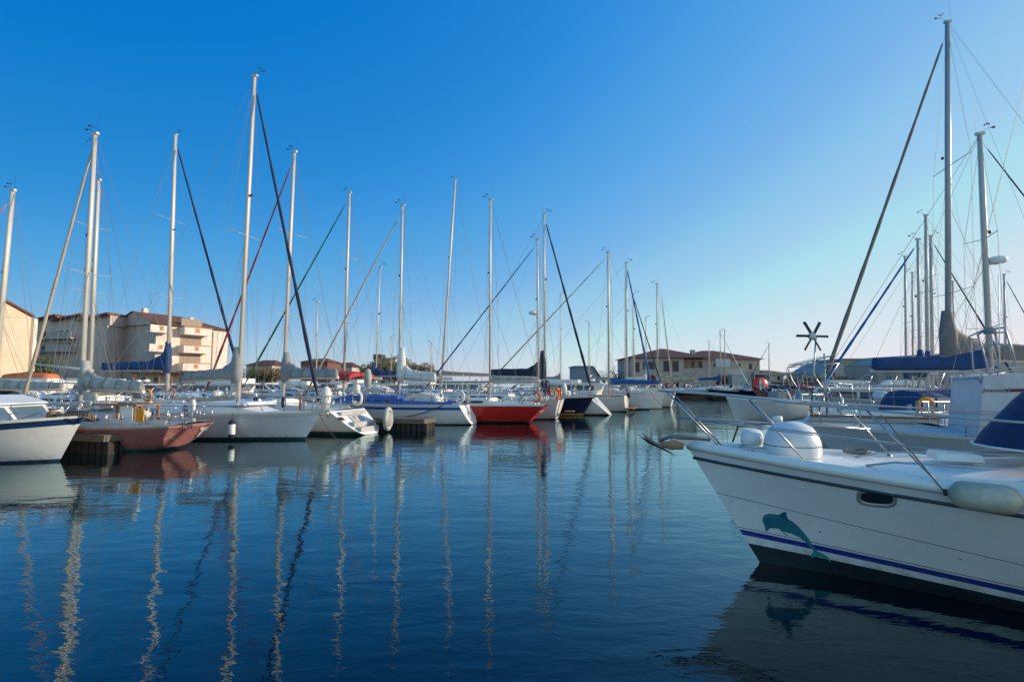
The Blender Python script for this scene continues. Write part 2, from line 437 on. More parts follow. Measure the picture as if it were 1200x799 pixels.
def rig(par, H, mx, foot_z, top, mastm=ALU, r=.085, spread=(.36, .68), forestay=None, bowpt=None, boom=None, cover=None, backstay=None, radar=None,
        shy=None, vane=True, cover_kw={}, boom_m=None, frac=.98, stay_r=.06, spr_len=None, ant=True, diag=True):
    """mast from deck/cabin (mx,0,foot_z) to top; every wire runs to real chainplates"""
    r *= .80; foot = Vector((mx, 0, foot_z)); top = Vector(top); L = (top - foot).length
    mb = MB()
    mb.tube([foot, foot.lerp(top, .7), top], [(r * 1.25, r * .85), (r * 1.2, r * .8), (r * .95, r * .7)], 10)
    mb.box(top.x - .12, top.x + .12, -.05 + top.y, .05 + top.y, top.z - .02, top.z + .06)
    mst = mb.build('mast', mastm, par)
    w = spr_len or min(H.B * .36, .055 * L + .35)
    tips = {1: [], -1: []}
    for fz in spread:
        for sd in (1, -1):
            c = foot.lerp(top, fz); ln = w * (1.0 - .25 * (fz - .4))
            tip = c + Vector((-.12, sd * ln, .06)); tips[sd].append(tip)
            MB().tube([c, tip], [(.03, .012), (.02, .008)], 6).build('spreader', mastm, mst)
    ch = H.b(H.tx(mx - .1)) - .12
    for sd in (1, -1):
        mb = MB(); base = Vector((mx - .15, sd * ch, H.S(H.tx(mx)) ))
        mb.tube([base] + tips[sd] + [foot.lerp(top, frac)], .0075, 4)
        if tips[sd]:
            mb.tube([base + Vector((.3, 0, 0)), foot.lerp(top, spread[0] - .01)], .0065, 4)
            mb.tube([base + Vector((-.3, 0, 0)), foot.lerp(top, spread[0] - .01)], .0065, 4)
            if diag and len(tips[sd]) > 1: mb.tube([tips[sd][0], foot.lerp(top, spread[1] - .01)], .005, 4)
        mb.build('shroud', WIRE, par)
    if forestay is not None:
        bp = bowpt if bowpt is not None else Vector((H.L / 2 - .12, 0, H.S(1) + .1))
        furled(par, bp, foot.lerp(top, frac), forestay, stay_r)
    if backstay:
        a = Vector((H.x(0, H.S(0)) + .1, 0, H.S(0) + .05)); c = a.lerp(top, .22)
        mb = MB(); mb.tube([c, top], .007, 4)
        bw = H.b(0) * .7
        if backstay == 'split':
            mb.tube([a + Vector((0, bw, 0)), c], .0055, 4); mb.tube([a - Vector((0, bw, 0)), c], .0055, 4)
        else: mb.tube([a, c], .0055, 4)
        mb.build('backstay', WIRE, par)
    # halyards beside the mast
    mb = MB(); mb.tube([foot + Vector((.12, .1, .2)), top + Vector((.08, .02, -.05))], .004, 4); mb.tube([foot + Vector((-.16, -.07, .2)), top + Vector((-.1, -.02, -.05))], .004, 4)
    mb.build('halyard', ROPEL, par)
    if boom:
        bz, bl, drop = boom[:3]; gz = foot + Vector((-.12, 0, bz)); end = gz + Vector((-bl, boom[3] if len(boom) > 3 else 0, drop))
        MB().tube([gz, end], [(.055, .075), (.05, .065)], 8).build('boom', boom_m or ALU, par)
        if cover: sail_cover(par, gz + Vector((0, 0, .06)), gz.lerp(end, .97) + Vector((0, 0, .06)), cover, seed=int(abs(mx * 77)) + 3, **cover_kw)
        mb = MB(); mb.tube([end, top], .005, 4)
        for sd in (1, -1): mb.tube([gz.lerp(end, .55) + Vector((0, sd * .1, 0)), foot.lerp(top, .5)], .004, 4)
        mb.build('topping_lift', ROPEL, par)
        e2 = gz.lerp(end, .8); MB().tube([e2, (e2.x, 0, H.S(H.tx(e2.x)) + .15)], .012, 4).build('mainsheet', ROPEL, par)
    if vane:
        mb = MB(); t = top + Vector((0, 0, .06))
        mb.tube([t, t + Vector((.28, .02, .14))], .006, 4)
        mb.add([t + Vector((.28, .02, .14)), t + Vector((.44, .02, .20)), t + Vector((.44, .02, .10))], [(0, 1, 2)])
        mb.tube([t + Vector((.2, .02, .10)), t + Vector((.22, .02, .26))], .005, 4)
        for a in range(3): mb.lathe([(0, 0), (.025, .01), (.03, .04)], 6, c=t + Vector((.22 + .06 * math.cos(a * 2.1), .02 + .06 * math.sin(a * 2.1), .24)))
        mb.build('wind_vane', BLACK, mst)
    if ant: MB().tube([top + Vector((-.1, 0, 0)), top + Vector((-.1, 0, .9))], [.006, .003], 4).build('antenna', BLACK, mst)
    if radar:
        c = foot.lerp(top, radar) + Vector((.32, 0, 0)); mb = MB()
        mb.lathe([(0, -.09), (.2, -.1), (.25, -.04), (.25, .04), (.18, .1), (0, .12)], 14, c=c); mb.build('radar', PLAST, mst)
        MB().box(c.x - .3, c.x, -.05, .05, c.z - .14, c.z - .1).build('radar_bracket', mastm, mst)
    # steaming light
    c = foot.lerp(top, .62) + Vector((r * 1.3 + .03, 0, 0)); MB().lathe([(0, 0), (.04, 0), (.05, .06), (.03, .1), (0, .1)], 8, c=c).build('steaming_light', BLACK, mst)
    return mst
def dodger(par, H, xa, xb, h=.6, m=BLUE, w=None, zadd=.3, windows=True):
    w = w or (H.b(H.tx(xa)) - .4); z0 = H.S(H.tx(xa)) + zadd * .3
    mb = MB(); rows = []; gl = MB()
    for i, (x, hh, ww) in enumerate([(xb, .25, .96), (lerp(xa, xb, .72), .7, 1.0), (lerp(xa, xb, .45), .95, 1.0), (xa, 1.0, 1.02)]):
        row = []
        for j in range(11):
            a = math.pi * j / 10; cy = math.cos(a); sy = math.sin(a)
            row.append((x, ww * w * (abs(cy) ** .45) * (1 if cy > 0 else -1), z0 + h * hh * (sy ** .5)))
        rows.append(row)
    mb.grid(rows, 0, True)
    d = mb.build('spray_hood', m, par)
    if windows:
        for sd in (1, -1):
            a, c = rows[1], rows[2]
            def off(p): return (p[0], p[1] + sd * .012, p[2])
            jj = (1, 3) if sd > 0 else (9, 7)
            g = MB().add([off(rows[3][jj[0]]), off(rows[1][jj[0]]), off(rows[1][jj[1]]), off(rows[3][jj[1]])], [(0, 1, 2, 3)])
            g.build('window', GLASSL, d)
    return d
def bimini(par, x0, x1, w, z0, z1, m, sag=.1):
    mb = MB(); rows = []
    for i in range(7):
        t = i / 6; x = lerp(x0, x1, t); rows.append([(x, w * math.cos(math.pi * j / 8) , z1 + sag * math.sin(math.pi * j / 8) + .12 * math.sin(math.pi * t) - (.05 if j in (0, 8) else 0)) for j in range(9)])
    mb.grid(rows, 0, True)
    r2 = [[(p[0], p[1], p[2] - .1) for p in (r[0], r[0])] for r in rows]
    for sd in (0, 8): mb.grid([[r[sd], (r[sd][0], r[sd][1], r[sd][2] - .26)] for r in rows], 0, True)
    for e in (0, 6): mb.grid([rows[e], [(p[0], p[1], p[2] - .22) for p in rows[e]]], 0, True)
    b = mb.build('bimini', m, par); mb = MB(); xm = (x0 + x1) / 2
    for sd in (1, -1):
        for x in (x0, xm, x1): mb.tube([(xm, sd * w, z0), (x, sd * w, z1 - .03)], .013, 5)
    mb.build('bimini_frame', INOX, b); return b
def fender_shape(L=.55, r=.1, n=12):
    return [(0, -L / 2), (r * .25, -L / 2), (r * .3, -L / 2 + .03), (r * .75, -L / 2 + .06), (r, -L / 2 + .12), (r, L / 2 - .12), (r * .75, L / 2 - .06), (r * .3, L / 2 - .03), (r * .25, L / 2), (0, L / 2)]
def fender(label, pos, m=PLAST, L=.6, r=.11, top_z=None, capm=None, group=None):
    f = empty('fender', pos, 0, label, 'fender', group)
    MB().lathe(fender_shape(L, r), 12).build('body', m, f)
    if capm:
        MB().lathe([(0, L / 2 + .01), (r * .3, L / 2 + .01), (r * .8, L / 2 - .05), (r * 1.03, L / 2 - .11), (r * 1.03, L / 2 - .16)], 12).build('end_cap', capm, f)
        MB().lathe([(0, -L / 2 - .01), (r * .3, -L / 2 - .01), (r * .8, -L / 2 + .05), (r * 1.03, -L / 2 + .11), (r * 1.03, -L / 2 + .16)], 12).build('end_cap', capm, f)
    if top_z: MB().tube([(0, 0, L / 2), (0, 0, top_z - pos[2])], .008, 5).build('rope', ROPE, f)
    return f
def outboard(par, p, m=BLACK, s=1.0, ang=0):
    mb = MB(); x, y, z = p
    mb.lathe([(0, .32 * s), (.1 * s, .3 * s), (.15 * s, .2 * s), (.15 * s, .05 * s), (.1 * s, -.02 * s), (0, -.02 * s)], 10, c=p)
    mb.tube([(x, y, z), (x - .04 * s, y, z - .75 * s)], [(.07 * s, .045 * s), (.05 * s, .03 * s)], 8)
    mb.box(x - .2 * s, x + .05 * s, y - .1 * s, y + .1 * s, z - .62 * s, z - .59 * s)
    return mb.build('outboard_motor', m, par)
def ladder(par, x, y, z0, z1, w=.3, m=INOX, lean=0.1, n=4):
    mb = MB()
    for sd in (-1, 1): mb.tube([(x, y + sd * w / 2, z0), (x - lean, y + sd * w / 2, z1)], .013, 5)
    for i in range(n):
        t = (i + .4) / n; mb.tube([(x - lean * t, y - w / 2, lerp(z0, z1, t)), (x - lean * t, y + w / 2, lerp(z0, z1, t))], .013, 5)
    return mb.build('boarding_ladder', m, par)
def horseshoe(par, c, m=ORANGE, r=.24, ax='y'):
    pts = []
    for i in range(13):
        a = R(-60 + 300 * i / 12 + 0); q = (r * math.sin(a + math.pi), r * 1.2 * math.cos(a + math.pi))
        pts.append((c[0] + q[0], c[1], c[2] + q[1]) if ax == 'y' else (c[0], c[1] + q[0], c[2] + q[1]))
    return MB().tube(pts, (.055), 8).build('lifebuoy', m, par)
def solve_mx(loc, ang, px, z=3.0):
    d = Vector((math.cos(ang), math.sin(ang), 0))
    lo, hi = -8.0, 8.0
    f = lambda s: px_of(loc + d * s + Vector((0, 0, z))) - px
    sgn = 1 if f(hi) > f(lo) else -1
    for _ in range(50):
        m = (lo + hi) / 2
        if f(m) * sgn > 0: hi = m
        else: lo = m
    return (lo + hi) / 2
BOATS = {}
FOOT = []
def obb(loc, ang, L, B):
    d = Vector((math.cos(ang), math.sin(ang))); n = Vector((-d.y, d.x)); c = Vector((loc[0], loc[1]))
    return [c + d * (a * L / 2) + n * (b * B / 2 * (.75 if a > 0 else .9)) for a, b in ((1, 1), (1, -1), (-1, -1), (-1, 1))]
def clash(a, b):
    for P_ in (a, b):
        for i in range(4):
            e = P_[(i + 1) % 4] - P_[i]; n = Vector((-e.y, e.x)); pa = [p.dot(n) for p in a]; pb = [p.dot(n) for p in b]
            if max(pa) < min(pb) or max(pb) < min(pa): return False
    return True
def reg(key, loc, ang, L, B):
    o = obb(loc, ang, L, B); hits = [k for k, q in FOOT if clash(o, q)]
    if hits: print('CLASH', key, hits)
    FOOT.append((key, o))
def free_spot(px, Y, ang, L, B):
    for i in range(60):
        p = P(px, 446, Y + i * .6)
        if not any(clash(obb(p, R(ang), L, B), q) for k, q in FOOT): return Y + i * .6
    return None
def sailboat(key, label, ang, L, B=3.1, Fb=1.0, tip=None, end='stern', mast=None, mast_at=None, hullm=None, cab=True, cab_m=None, cabkw={},
             hkw={}, rigkw={}, deckm=DECK, railm=None, transm=None, group=None, wheel=True, dod=None, nst=4, cabh=.36, rk={}, coam=True, category='sailboat', pref_mx=.06, hold=False):
    """tip: pixel of the waterline end nearest the fairway; mast=(px base, px top, py top); mast_at=(px,depth) for hulls hidden behind others"""
    ang = R(ang); d = Vector((math.cos(ang), math.sin(ang), 0))
    H = Hull(L, B, Fb, **hkw)
    if tip:
        g = G(*tip)
        if end == 'stern': loc = g + d * (-H.x(0, 0.0))
        else: loc = g - d * (L / 2 - H.oh)
        mx = solve_mx(loc, ang, mast[0]) if mast else L * pref_mx
        if mast and abs(mx) > L * .33: print('WARN mast', key, mx)
    else:
        best = None
        for iy in range(-12, 60):
            for ip in range(-9, 10):
                Y_ = mast_at[1] + iy * .4; pr = pref_mx + ip * .03
                if Y_ < mast_at[1] * .8 or abs(pr) > .22 or (hold and (abs(ip) > 2)): continue
                m = P(mast_at[0], 440, Y_); m.z = 0; lc = m - d * (L * pr)
                if lc.x < -16 and lc.y > 56: continue
                cost = abs(iy) * .4 * (1 if Y_ < 60 else .5) + abs(ip) * .03 * L * .5
                if best and cost >= best[0]: continue
                ob = obb(lc, ang, L + .1, B + .1)
                if not any(clash(ob, q) for k_, q in FOOT): best = (cost, lc, L * pr)
        if best is None: print('NO PLACE', key); m = P(mast_at[0], 440, mast_at[1]); m.z = 0; best = (0, m - d * (L * pref_mx), L * pref_mx)
        loc, mx = best[1], best[2]
    root = empty('sailboat', loc, ang, label, category, group)
    H.build(root, hullm, deckm, transm, rail=railm)
    x0 = H.x(0, H.S(0))
    cx0, cx1 = x0 + L * .34, L / 2 - L * .2
    if cab: cabin(root, H, cx0, cx1, cabh, m=cab_m or GEL, **cabkw)
    if coam: cockpit(root, H, x0 + .5, cx0 - .05, wheel=wheel, m=cab_m or GEL)
    rails(root, H, None, nst=nst, **rk)
    mst = None
    if mast:
        mw = loc + d * mx
        T = P(mast[1], mast[2], mw.y)
        if abs(T.y - mw.y) > .3: print('?', key)
        Lc = Matrix.Rotation(-ang, 3, 'Z') @ (T - loc); 
        if mast_at and abs(mw.y - mast_at[1]) > 2: print('MOVED', key, round(mw.y,1), mast_at[1])
        top = Vector((Lc.x, Lc.y * .3, Lc.z))
        foot = H.S(H.tx(mx)) + (cabh * 1.1 if cab and cx0 < mx < cx1 else 0)
        mst = rig(root, H, mx, foot - .02, top, **rigkw)
    rg = random.Random(key)
    if cab:
        cb_ = None
        for k in range(2):
            hx = lerp(cx0, cx1, .35 + .28 * k); zt = H.S(H.tx(hx)) + cabh * 1.08
            MB().box(hx - .25, hx + .25, -.25, .25, zt - .03, zt + .05, tx=.03, ty=.03).build('deck_hatch', GLASSL, root)
        for sd in (1, -1):
            mb = MB(); mb.tube([(lerp(cx0, cx1, q), sd * min(H.b(H.tx(lerp(cx0, cx1, q))) - .35, H.B * .31) * .78, H.S(H.tx(lerp(cx0, cx1, q))) + cabh * (1.16 if 0 < q < .6 else 1.04) * (1 - .12 * q)) for q in (0, .05, .3, .55, .6)], .013, 5); mb.build('handrail', TEAK, root)
        if rg.random() < .6:
            lx = cx1 + .35; z_ = H.S(H.tx(lx)); MB().lathe([(0, -.38), (.15, -.36), (.19, -.25), (.19, .25), (.15, .36), (0, .38)], 10, c=(lx, 0, z_ + .2), axis='y').build('liferaft', PLAST, root)
        vb = MB(); vx = lerp(cx0, cx1, .8); vz = H.S(H.tx(vx)) + cabh * .7; vb.tube([(vx, .3, vz - .1), (vx, .3, vz + .16), (vx + .09, .3, vz + .22)], [.045, .045, .07], 8); vb.build('vent_cowl', PLAST, root)
    for sd in (1, -1):     # small fenders and coiled lines stowed on the rails
        for q in range(2):
            fx_ = lerp(x0 + 1.0, L / 2 - 1.6, rg.random()); p_ = H.deck(fx_, .02, sd, .12)
            if rg.random() < .55: MB().lathe([(0, 0), (.05, .0), (.085, .07), (.085, .36), (.05, .43), (0, .44)], 8, c=p_).build('stowed_fender', rg.choice([PLAST, NAVY, GREYL, FEND]), root)
            else:
                q_ = H.deck(fx_, .07, sd, .25); MB().tube([q_ + Vector((.1 * math.sin(a_ * .9), .02 * math.cos(a_ * 2), .16 * math.cos(a_ * .9))) for a_ in range(22)], .012, 5).build('coiled_line', rg.choice([ROPEL, ROPE, ROYAL]), root)
    if rg.random() < .5:
        p_ = H.deck(x0 + .35, .05, rg.choice((1, -1)), .35); horseshoe(root, tuple(p_ + Vector((0, 0, .1))), rg.choice([PLAST, ORANGE, YELLOW]), r=.2)
    if dod: dodger(root, H, cx0 - .25, cx0 + .75, m=dod, zadd=cabh * 2)
    BOATS[key] = (root, H, loc, ang, mx); reg(key, loc, ang, L, B)
    return root, H
def local_of(key, wp):
    root, H, loc, ang, mx = BOATS[key]; return Matrix.Rotation(-ang, 3, 'Z') @ (Vector(wp) - loc)
def world_of(key, lp):
    root, H, loc, ang, mx = BOATS[key]; return loc + Matrix.Rotation(ang, 3, 'Z') @ Vector(lp)
def motorboat(key, label, ang, L, B, Fb, loc, hullm, group=None, style='cruiser', canv=NAVY, glass=GLASS, mm=GEL, hk={}, cat='motorboat', arch=False, tip=None, end='bow', name='motorboat'):
    ang = R(ang); d = Vector((math.cos(ang), math.sin(ang), 0))
    kw = dict(bow=1.3, oh=.9, sw=.88, full=2.6, kb=.9); kw.update(hk)
    H = Hull(L, B, Fb, **kw)
    if tip:
        g = G(*tip); loc = g - d * (L / 2 - H.oh) if end == 'bow' else g + d * (L / 2)
    root = empty(name, loc, ang, label, cat, group)
    H.build(root, hullm, DECK, None, nt_=18, nw=8, rail=BLACK)
    s = Fb; w = B / 2 - .32
    if style in ('cruiser', 'fly'):
        xa, xb = -L * .20, L * .22; h = .80
        mb = MB(); mb.prism([(xa, s - .02), (xb + .9, s + .1), (xb - .1, s + h), (xa - .25, s + h)], -w, w); cb = mb.build('cabin', mm, root)
        MB().box(xa - .55, xb + .05, -w - .06, w + .06, s + h + .002, s + h + .07).build('roof', mm, cb)
        for sd in (1, -1):
            for (a, b_) in ((xa + .15, lerp(xa, xb, .30)), (lerp(xa, xb, .335), lerp(xa, xb, .62)), (lerp(xa, xb, .655), xb - .05)):
                y = sd * (w + .006)
                MB().add([(a, y, s + .36), (b_ + (.34 if b_ > xb - .2 else 0), y, s + .36), (b_ - .02, y, s + h - .09), (a, y, s + h - .09)], [(0, 1, 2, 3)]).build('window', glass, cb)
        for k in (-1, 1):
            y0, y1 = (.05, w - .1) if k > 0 else (-w + .1, -.05)
            def fp(u, y): return (xb + .9 - u * 1.0 + .01, y, s + .1 + u * (h - .1) + .006)
            MB().add([fp(.28, y0), fp(.28, y1), fp(.9, y1), fp(.9, y0)], [(0, 1, 2, 3)]).build('windscreen', glass, cb)
        mb = MB()
        for sd in (1, -1):
            mb.tube([(xa - .55, sd * w, s + h), (-L * .42, sd * w * .95, s + h - .02), (-L * .44, sd * w * .95, s)], .014, 5)
            mb.tube([(xa + .2, sd * w * .8, s + h + .06), (xa + .2, sd * w * .8, s + h + .2), (xb - .5, sd * w * .8, s + h + .2), (xb - .5, sd * w * .8, s + h + .06)], .012, 5)
        mb.build('awning_frame', INOX, root)
        if (int(L * 10) + int(abs(loc[0]))) % 2:
            MB().add([(xa - .5, -w, s + h + .03), (xa - .5, w, s + h + .03), (-L * .42, w * .95, s + h), (-L * .42, -w * .95, s + h)], [(0, 1, 2, 3)]).build('awning', canv, root)
        MB().lathe([(0, -.07), (.2, -.08), (.24, 0), (.17, .09), (0, .1)], 12, c=(xa + .5, 0, s + h + .3)).build('radar', PLAST, cb)
        if style == 'fly':
            MB().prism([(xa - .3, s + h + .08), (xb - .2, s + h + .08), (xb - .5, s + h + .5), (xa - .3, s + h + .42)], -w * .85, w * .85).build('flybridge', mm, root)
    elif style == 'open':
        MB().prism([(-L * .02, s - .02), (L * .3, s + .05), (L * .16, s + .32), (0, s + .36)], -w * .8, w * .8).build('cabin', mm, root)
        mb = MB(); x = 0
        mb.add([(x, -w * .8, s + .36), (x, w * .8, s + .36), (x - .35, w * .7, s + .8), (x - .35, -w * .7, s + .8)], [(0, 1, 2, 3)])
        mb.build('windscreen', glass, root)
        rr = MB(); rr.tube([(x, -w * .8, s + .36), (x - .35, -w * .7, s + .81), (x - .35, w * .7, s + .81), (x, w * .8, s + .36)], .015, 5); rr.build('windscreen_frame', INOX, root)
    elif style == 'covered':
        rows = []
        for i in range(9):
            t = i / 8; x = lerp(-L * .42, L * .3, t); wv = min(w + .2, H.b(H.tx(x)) + .02); hh = .25 + .5 * math.sin(math.pi * min(1, t * 1.15)) ** .7
            rows.append([(x, wv * math.cos(math.pi * j / 8), H.S(H.tx(x)) + .01 + hh * math.sin(math.pi * j / 8) ** .8) for j in range(9)])
        MB().grid(rows, 0, True, capends=True).build('canvas_cover', canv, root)
    rails(root, H, None, h=.5, bowx=L * .1, nst=0, pushpit=False)
    if arch:
        mb = MB()
        for sd in (1, -1): mb.tube([(-L * .3, sd * w, s), (-L * .38, sd * w * .95, s + 1.6), (-L * .38, 0, s + 1.75)], .03, 6)
        mb.build('arch', INOX, root)
    outboard(root, (-L / 2 - .12, 0, Fb * .9), BLACK if canv != BLUE else PLAST)
    BOATS[key] = (root, H, Vector(loc), ang, 0); reg(key, loc, ang, L, B)
    return root, H
SUN_EL, SUN_AZ, SUN_E = 16, 84, 5.0
SKY = (1.0, .2, 6.0, .12)
SKYC = [[(0, 0), (.041, .003), (.064, .028), (.086, .07), (.103, .105), (.14, .19), (.178, .28), (.216, .35), (.32, .50), (.44, .645), (1, .9)],
        [(0, 0), (.105, .185), (.162, .26), (.213, .345), (.255, .39), (.30, .44), (.341, .475), (.396, .57), (.498, .64), (.578, .77), (1, .84)],
        [(0, 0), (.235, .60), (.33, .66), (.40, .73), (.47, .745), (.578, .80), (.687, .81), (1, .86)]]
WATER = (.013, .0080, .0013)
BACK_FILL = 2.4  # extra sky brightness behind the camera, added as fill
# ================================================================== front row of boats along the fairway
HM = {
 'l1': hull_mat('hull_white_navy_sheer', (.72, .73, .72), anti=(.02, .06, .12), anti_z=.06, sheer=(.012, .045, .12), sheer_w=(-.1, .20)),
 'red1': hull_mat('hull_faded_red', (.37, .135, .125), anti=(.01, .22, .24), anti_z=.06, weather=.42, rough=.6, sheer=(.62, .55, .50), sheer_w=(.05, .075)),
 'wsloop': hull_mat('hull_white_grey_lines', (.66, .68, .74), anti=(.005, .06, .07), anti_z=.10, sheer=(.33, .34, .36), sheer_w=(.13, .15)),
 'maroon': hull_mat('hull_cream_maroon_boot', (.72, .68, .60), anti=(.01, .08, .08), anti_z=.10, boot=(.16, .01, .02), boot_w=.05, sheer=(.25, .03, .03), sheer_w=(.16, .18)),
 'blue': hull_mat('hull_white_blue_band', (.72, .72, .71), anti=(.02, .04, .09), anti_z=.05, sheer=(.015, .09, .40), sheer_w=(.10, .24)),
 'red2': hull_mat('hull_bright_red', (.55, .022, .018), anti=(.02, .015, .015), anti_z=.10, sheer=(.7, .68, .65), sheer_w=(-.05, .03)),
 'pink': hull_mat('hull_pinkish_white', (.72, .60, .60), anti=(.04, .04, .05), anti_z=.05),
 'navy': hull_mat('hull_dark_navy', (.008, .014, .045), anti=(.01, .012, .02), anti_z=.05, boot=(.65, .30, .03), boot_w=.07, sheer=(.68, .68, .66), sheer_w=(-.1, .09)),
 'w8': hull_mat('hull_white_red_foot', (.70, .70, .66), anti=(.14, .02, .02), anti_z=.06, boot=(.03, .04, .06), boot_w=.03),
 'w9': hull_mat('hull_plain_white', (.74, .72, .67), anti=(.05, .05, .05), anti_z=.04),
 'w10': hull_mat('hull_white_grey_foot', (.70, .71, .72), anti=(.02, .04, .06), anti_z=.10, sheer=(.3, .32, .36), sheer_w=(.15, .18)),
}
# --- white motor sailer, bow on the left edge
r_, H_ = sailboat('L1', 'white motor sailer with navy sheer band and grey wheelhouse windows at the left edge', -4, 9.2, 3.3, .98, tip=(70, 540), end='bow',
    hullm=HM['l1'], cab=False, coam=False, hkw=dict(bow=1.24, oh=.62, full=4.2, kb=.62), rk=dict(h=.42, pulpit=True), nst=2, category='motor sailer', deckm=GEL, transm=HM['l1'])
H = H_; s = 1.0; w = 1.15
mb = MB(); xa, xb = -2.9, 2.35
poly = [(xa, s - .1), (xb + .35, s + .0), (xb - .15, s + .52), (xb - .9, s + .72), (xa, s + .66)]
mb.prism(poly, -w, w); cb = mb.build('wheelhouse', GEL, r_)
MB().prism([(xa - .2, s + .665), (xb - .85, s + .725), (xb - .05, s + .53), (xb - .1, s + .575), (xb - .9, s + .785), (xa - .2, s + .735)], -w - .05, w + .05).build('roof', GEL, cb)
for sd in (1, -1):
    y = sd * (w + .006)
    MB().add([(xa + .4, y, s + .18), (.9, y, s + .18), (.75, y, s + .58), (xa + .4, y, s + .56)], [(0, 1, 2, 3)]).build('window', GLASSL, cb)
    MB().add([(1.05, y, s + .18), (xb + .05, y, s + .16), (xb - .2, y, s + .46), (1.42 - .2, y, s + .585)], [(0, 1, 2, 3)]).build('window', GLASSL, cb)
    MB().box(.84, 1.06, y - .012, y + .012, s + .14, s + .6).build('window_post', GEL, cb)
for k in (-1, 1):
    y0, y1 = sorted((k * .06, k * (w - .12)))
    MB().add([(xb + .28, y0, s + .1), (xb + .28, y1, s + .1), (xb - .08, y1, s + .46), (xb - .08, y0, s + .46)], [(0, 1, 2, 3)]).build('windscreen', GLASSL, cb)
mb = MB(); bx = H.L / 2
mb.box(bx - .75, bx + .12, -.07, .07, H.S(1) + .0, H.S(1) + .09); mb.tube([(bx - .5, .0, H.S(1) + .12), (bx + .2, 0, H.S(1) + .14), (bx + .3, 0, H.S(1) - .05)], .03)
mb.tube([(bx + .05, -.25, H.S(1) + .05), (bx + .3, 0, H.S(1) - .08), (bx + .05, .25, H.S(1) + .05)], .022)
mb.lathe([(0, 0), (.12, 0), (.12, .1), (.07, .16), (.07, .2), (.12, .24), (0, .26)], 10, c=(bx - .95, 0, H.S(.93) + .02))
mb.build('anchor', mat('rusty_iron', (.12, .09, .07), .7, var=.4, dirt=(.2, .08, .03)), r_)
bp = world_of('L1', (bx - .75, -.1, H.S(1)))
o = MB().tube(arc(world_of('L1', (H.L / 2 - .9, 1.0 - .85, 1.15)), G(30, 539) + Vector((-.3, .0, 0)), .25), .012, 5).build('mooring_rope', ROPE)
tag(o, 'dark mooring rope drooping from the bow of the white motor sailer down to the water', 'rope')
# --- faded red sloop
r_, H_ = sailboat('RED1', 'weathered faded red sloop with teal waterline and boarding ladder, stern beside the wooden jetty', 166, 7.7, 2.75, .78, tip=(203, 526), end='stern',
    mast=(98, 111, 157), hullm=HM['red1'], hkw=dict(stype='counter', so=.75, sw=.62, rise=.08, bow=1.25, stern=1.08, oh=.9), cabh=.38, cab_m=mat('old_gelcoat', (.60, .56, .53), .5, var=.3),
    cabkw=dict(win=GLASSB, nwin=2), rk=dict(h=.52, tr=.014), nst=3, railm=mat('worn_white_rail', (.6, .55, .5), .6, var=.3), deckm=mat('old_deck', (.52, .50, .48), .7, var=.3),
    rigkw=dict(spread=(.48,), forestay=BEIGEC, stay_r=.085, boom=(.75, 3.0, -.12, .35), cover=GREYL, backstay='split', r=.085, spr_len=.75, cover_kw=dict(h0=.6, h1=.26, w=.17)), wheel=False)
x0 = H_.x(0, H_.S(0)); cx = x0 + H_.L * .34
mb = MB(); zf = H_.S(.3)
for xx_ in (cx - .72, cx + .02):
    for yy_ in (-.42, .42): mb.box(xx_ - .03, xx_ + .03, yy_ - .03, yy_ + .03, zf, zf + .62)
mb.box(cx - .85, cx + 1.1, -.5, -.43, zf + .622, zf + .665); mb.box(cx - .85, cx + 1.1, .43, .5, zf + .622, zf + .665); mb.box(cx - .85, cx - .78, -.429, .429, zf + .622, zf + .665); mb.box(cx + 1.03, cx + 1.1, -.429, .429, zf + .622, zf + .665)
mb.build('companionway_frame', TEAK, r_)
MB().box(cx - .62, cx - .1, .39, .41, H_.S(.3) + .05, H_.S(.3) + .58).build('washboard', PLAST, r_)
MB().box(cx - .8, cx + 1.05, -.425, .425, zf + .60, zf + .618).build('canopy_cloth', WHITEC, r_)
ladder(r_, x0 - .02, .25, H_.S(0) - .18, H_.S(0) + .58, .34, INOX, lean=-.02, n=5)
MB().box(x0 + .8, x0 + 1.1, H_.b(.1) - .02, H_.b(.1) + .01, H_.S(0) + .1, H_.S(0) + .5).build('yellow_board', YELLOW, r_)
mb = MB(); y_ = -.55; zc = .55
pw = [(-.16, .12), (.16, .12), (.16, .04), (.05, .04), (.06, -.2), (-.04, -.22), (-.06, .02), (-.16, .0)]
mb.add([(x0 + .14 * 0 + .75 * (1 - (zc + b) / .84) - .07, y_ + a, zc + b) for a, b in pw], [tuple(range(8))]).build('paint_patch', mat('chalky_patch', (.72, .66, .62), .8, var=.3), r_)
wv = MB(); c = Vector((-.1, .55, 1.55)); 
wv.box(c.x - .17, c.x + .17, c.y - .015, c.y + .015, c.z - .24, c.z + .28); wv.build('grey_board', GREYL, r_)
MB().tube([(c.x, c.y, 1.0), (c.x, c.y, c.z - .2)], .012, 5).build('board_pole', INOX, r_)
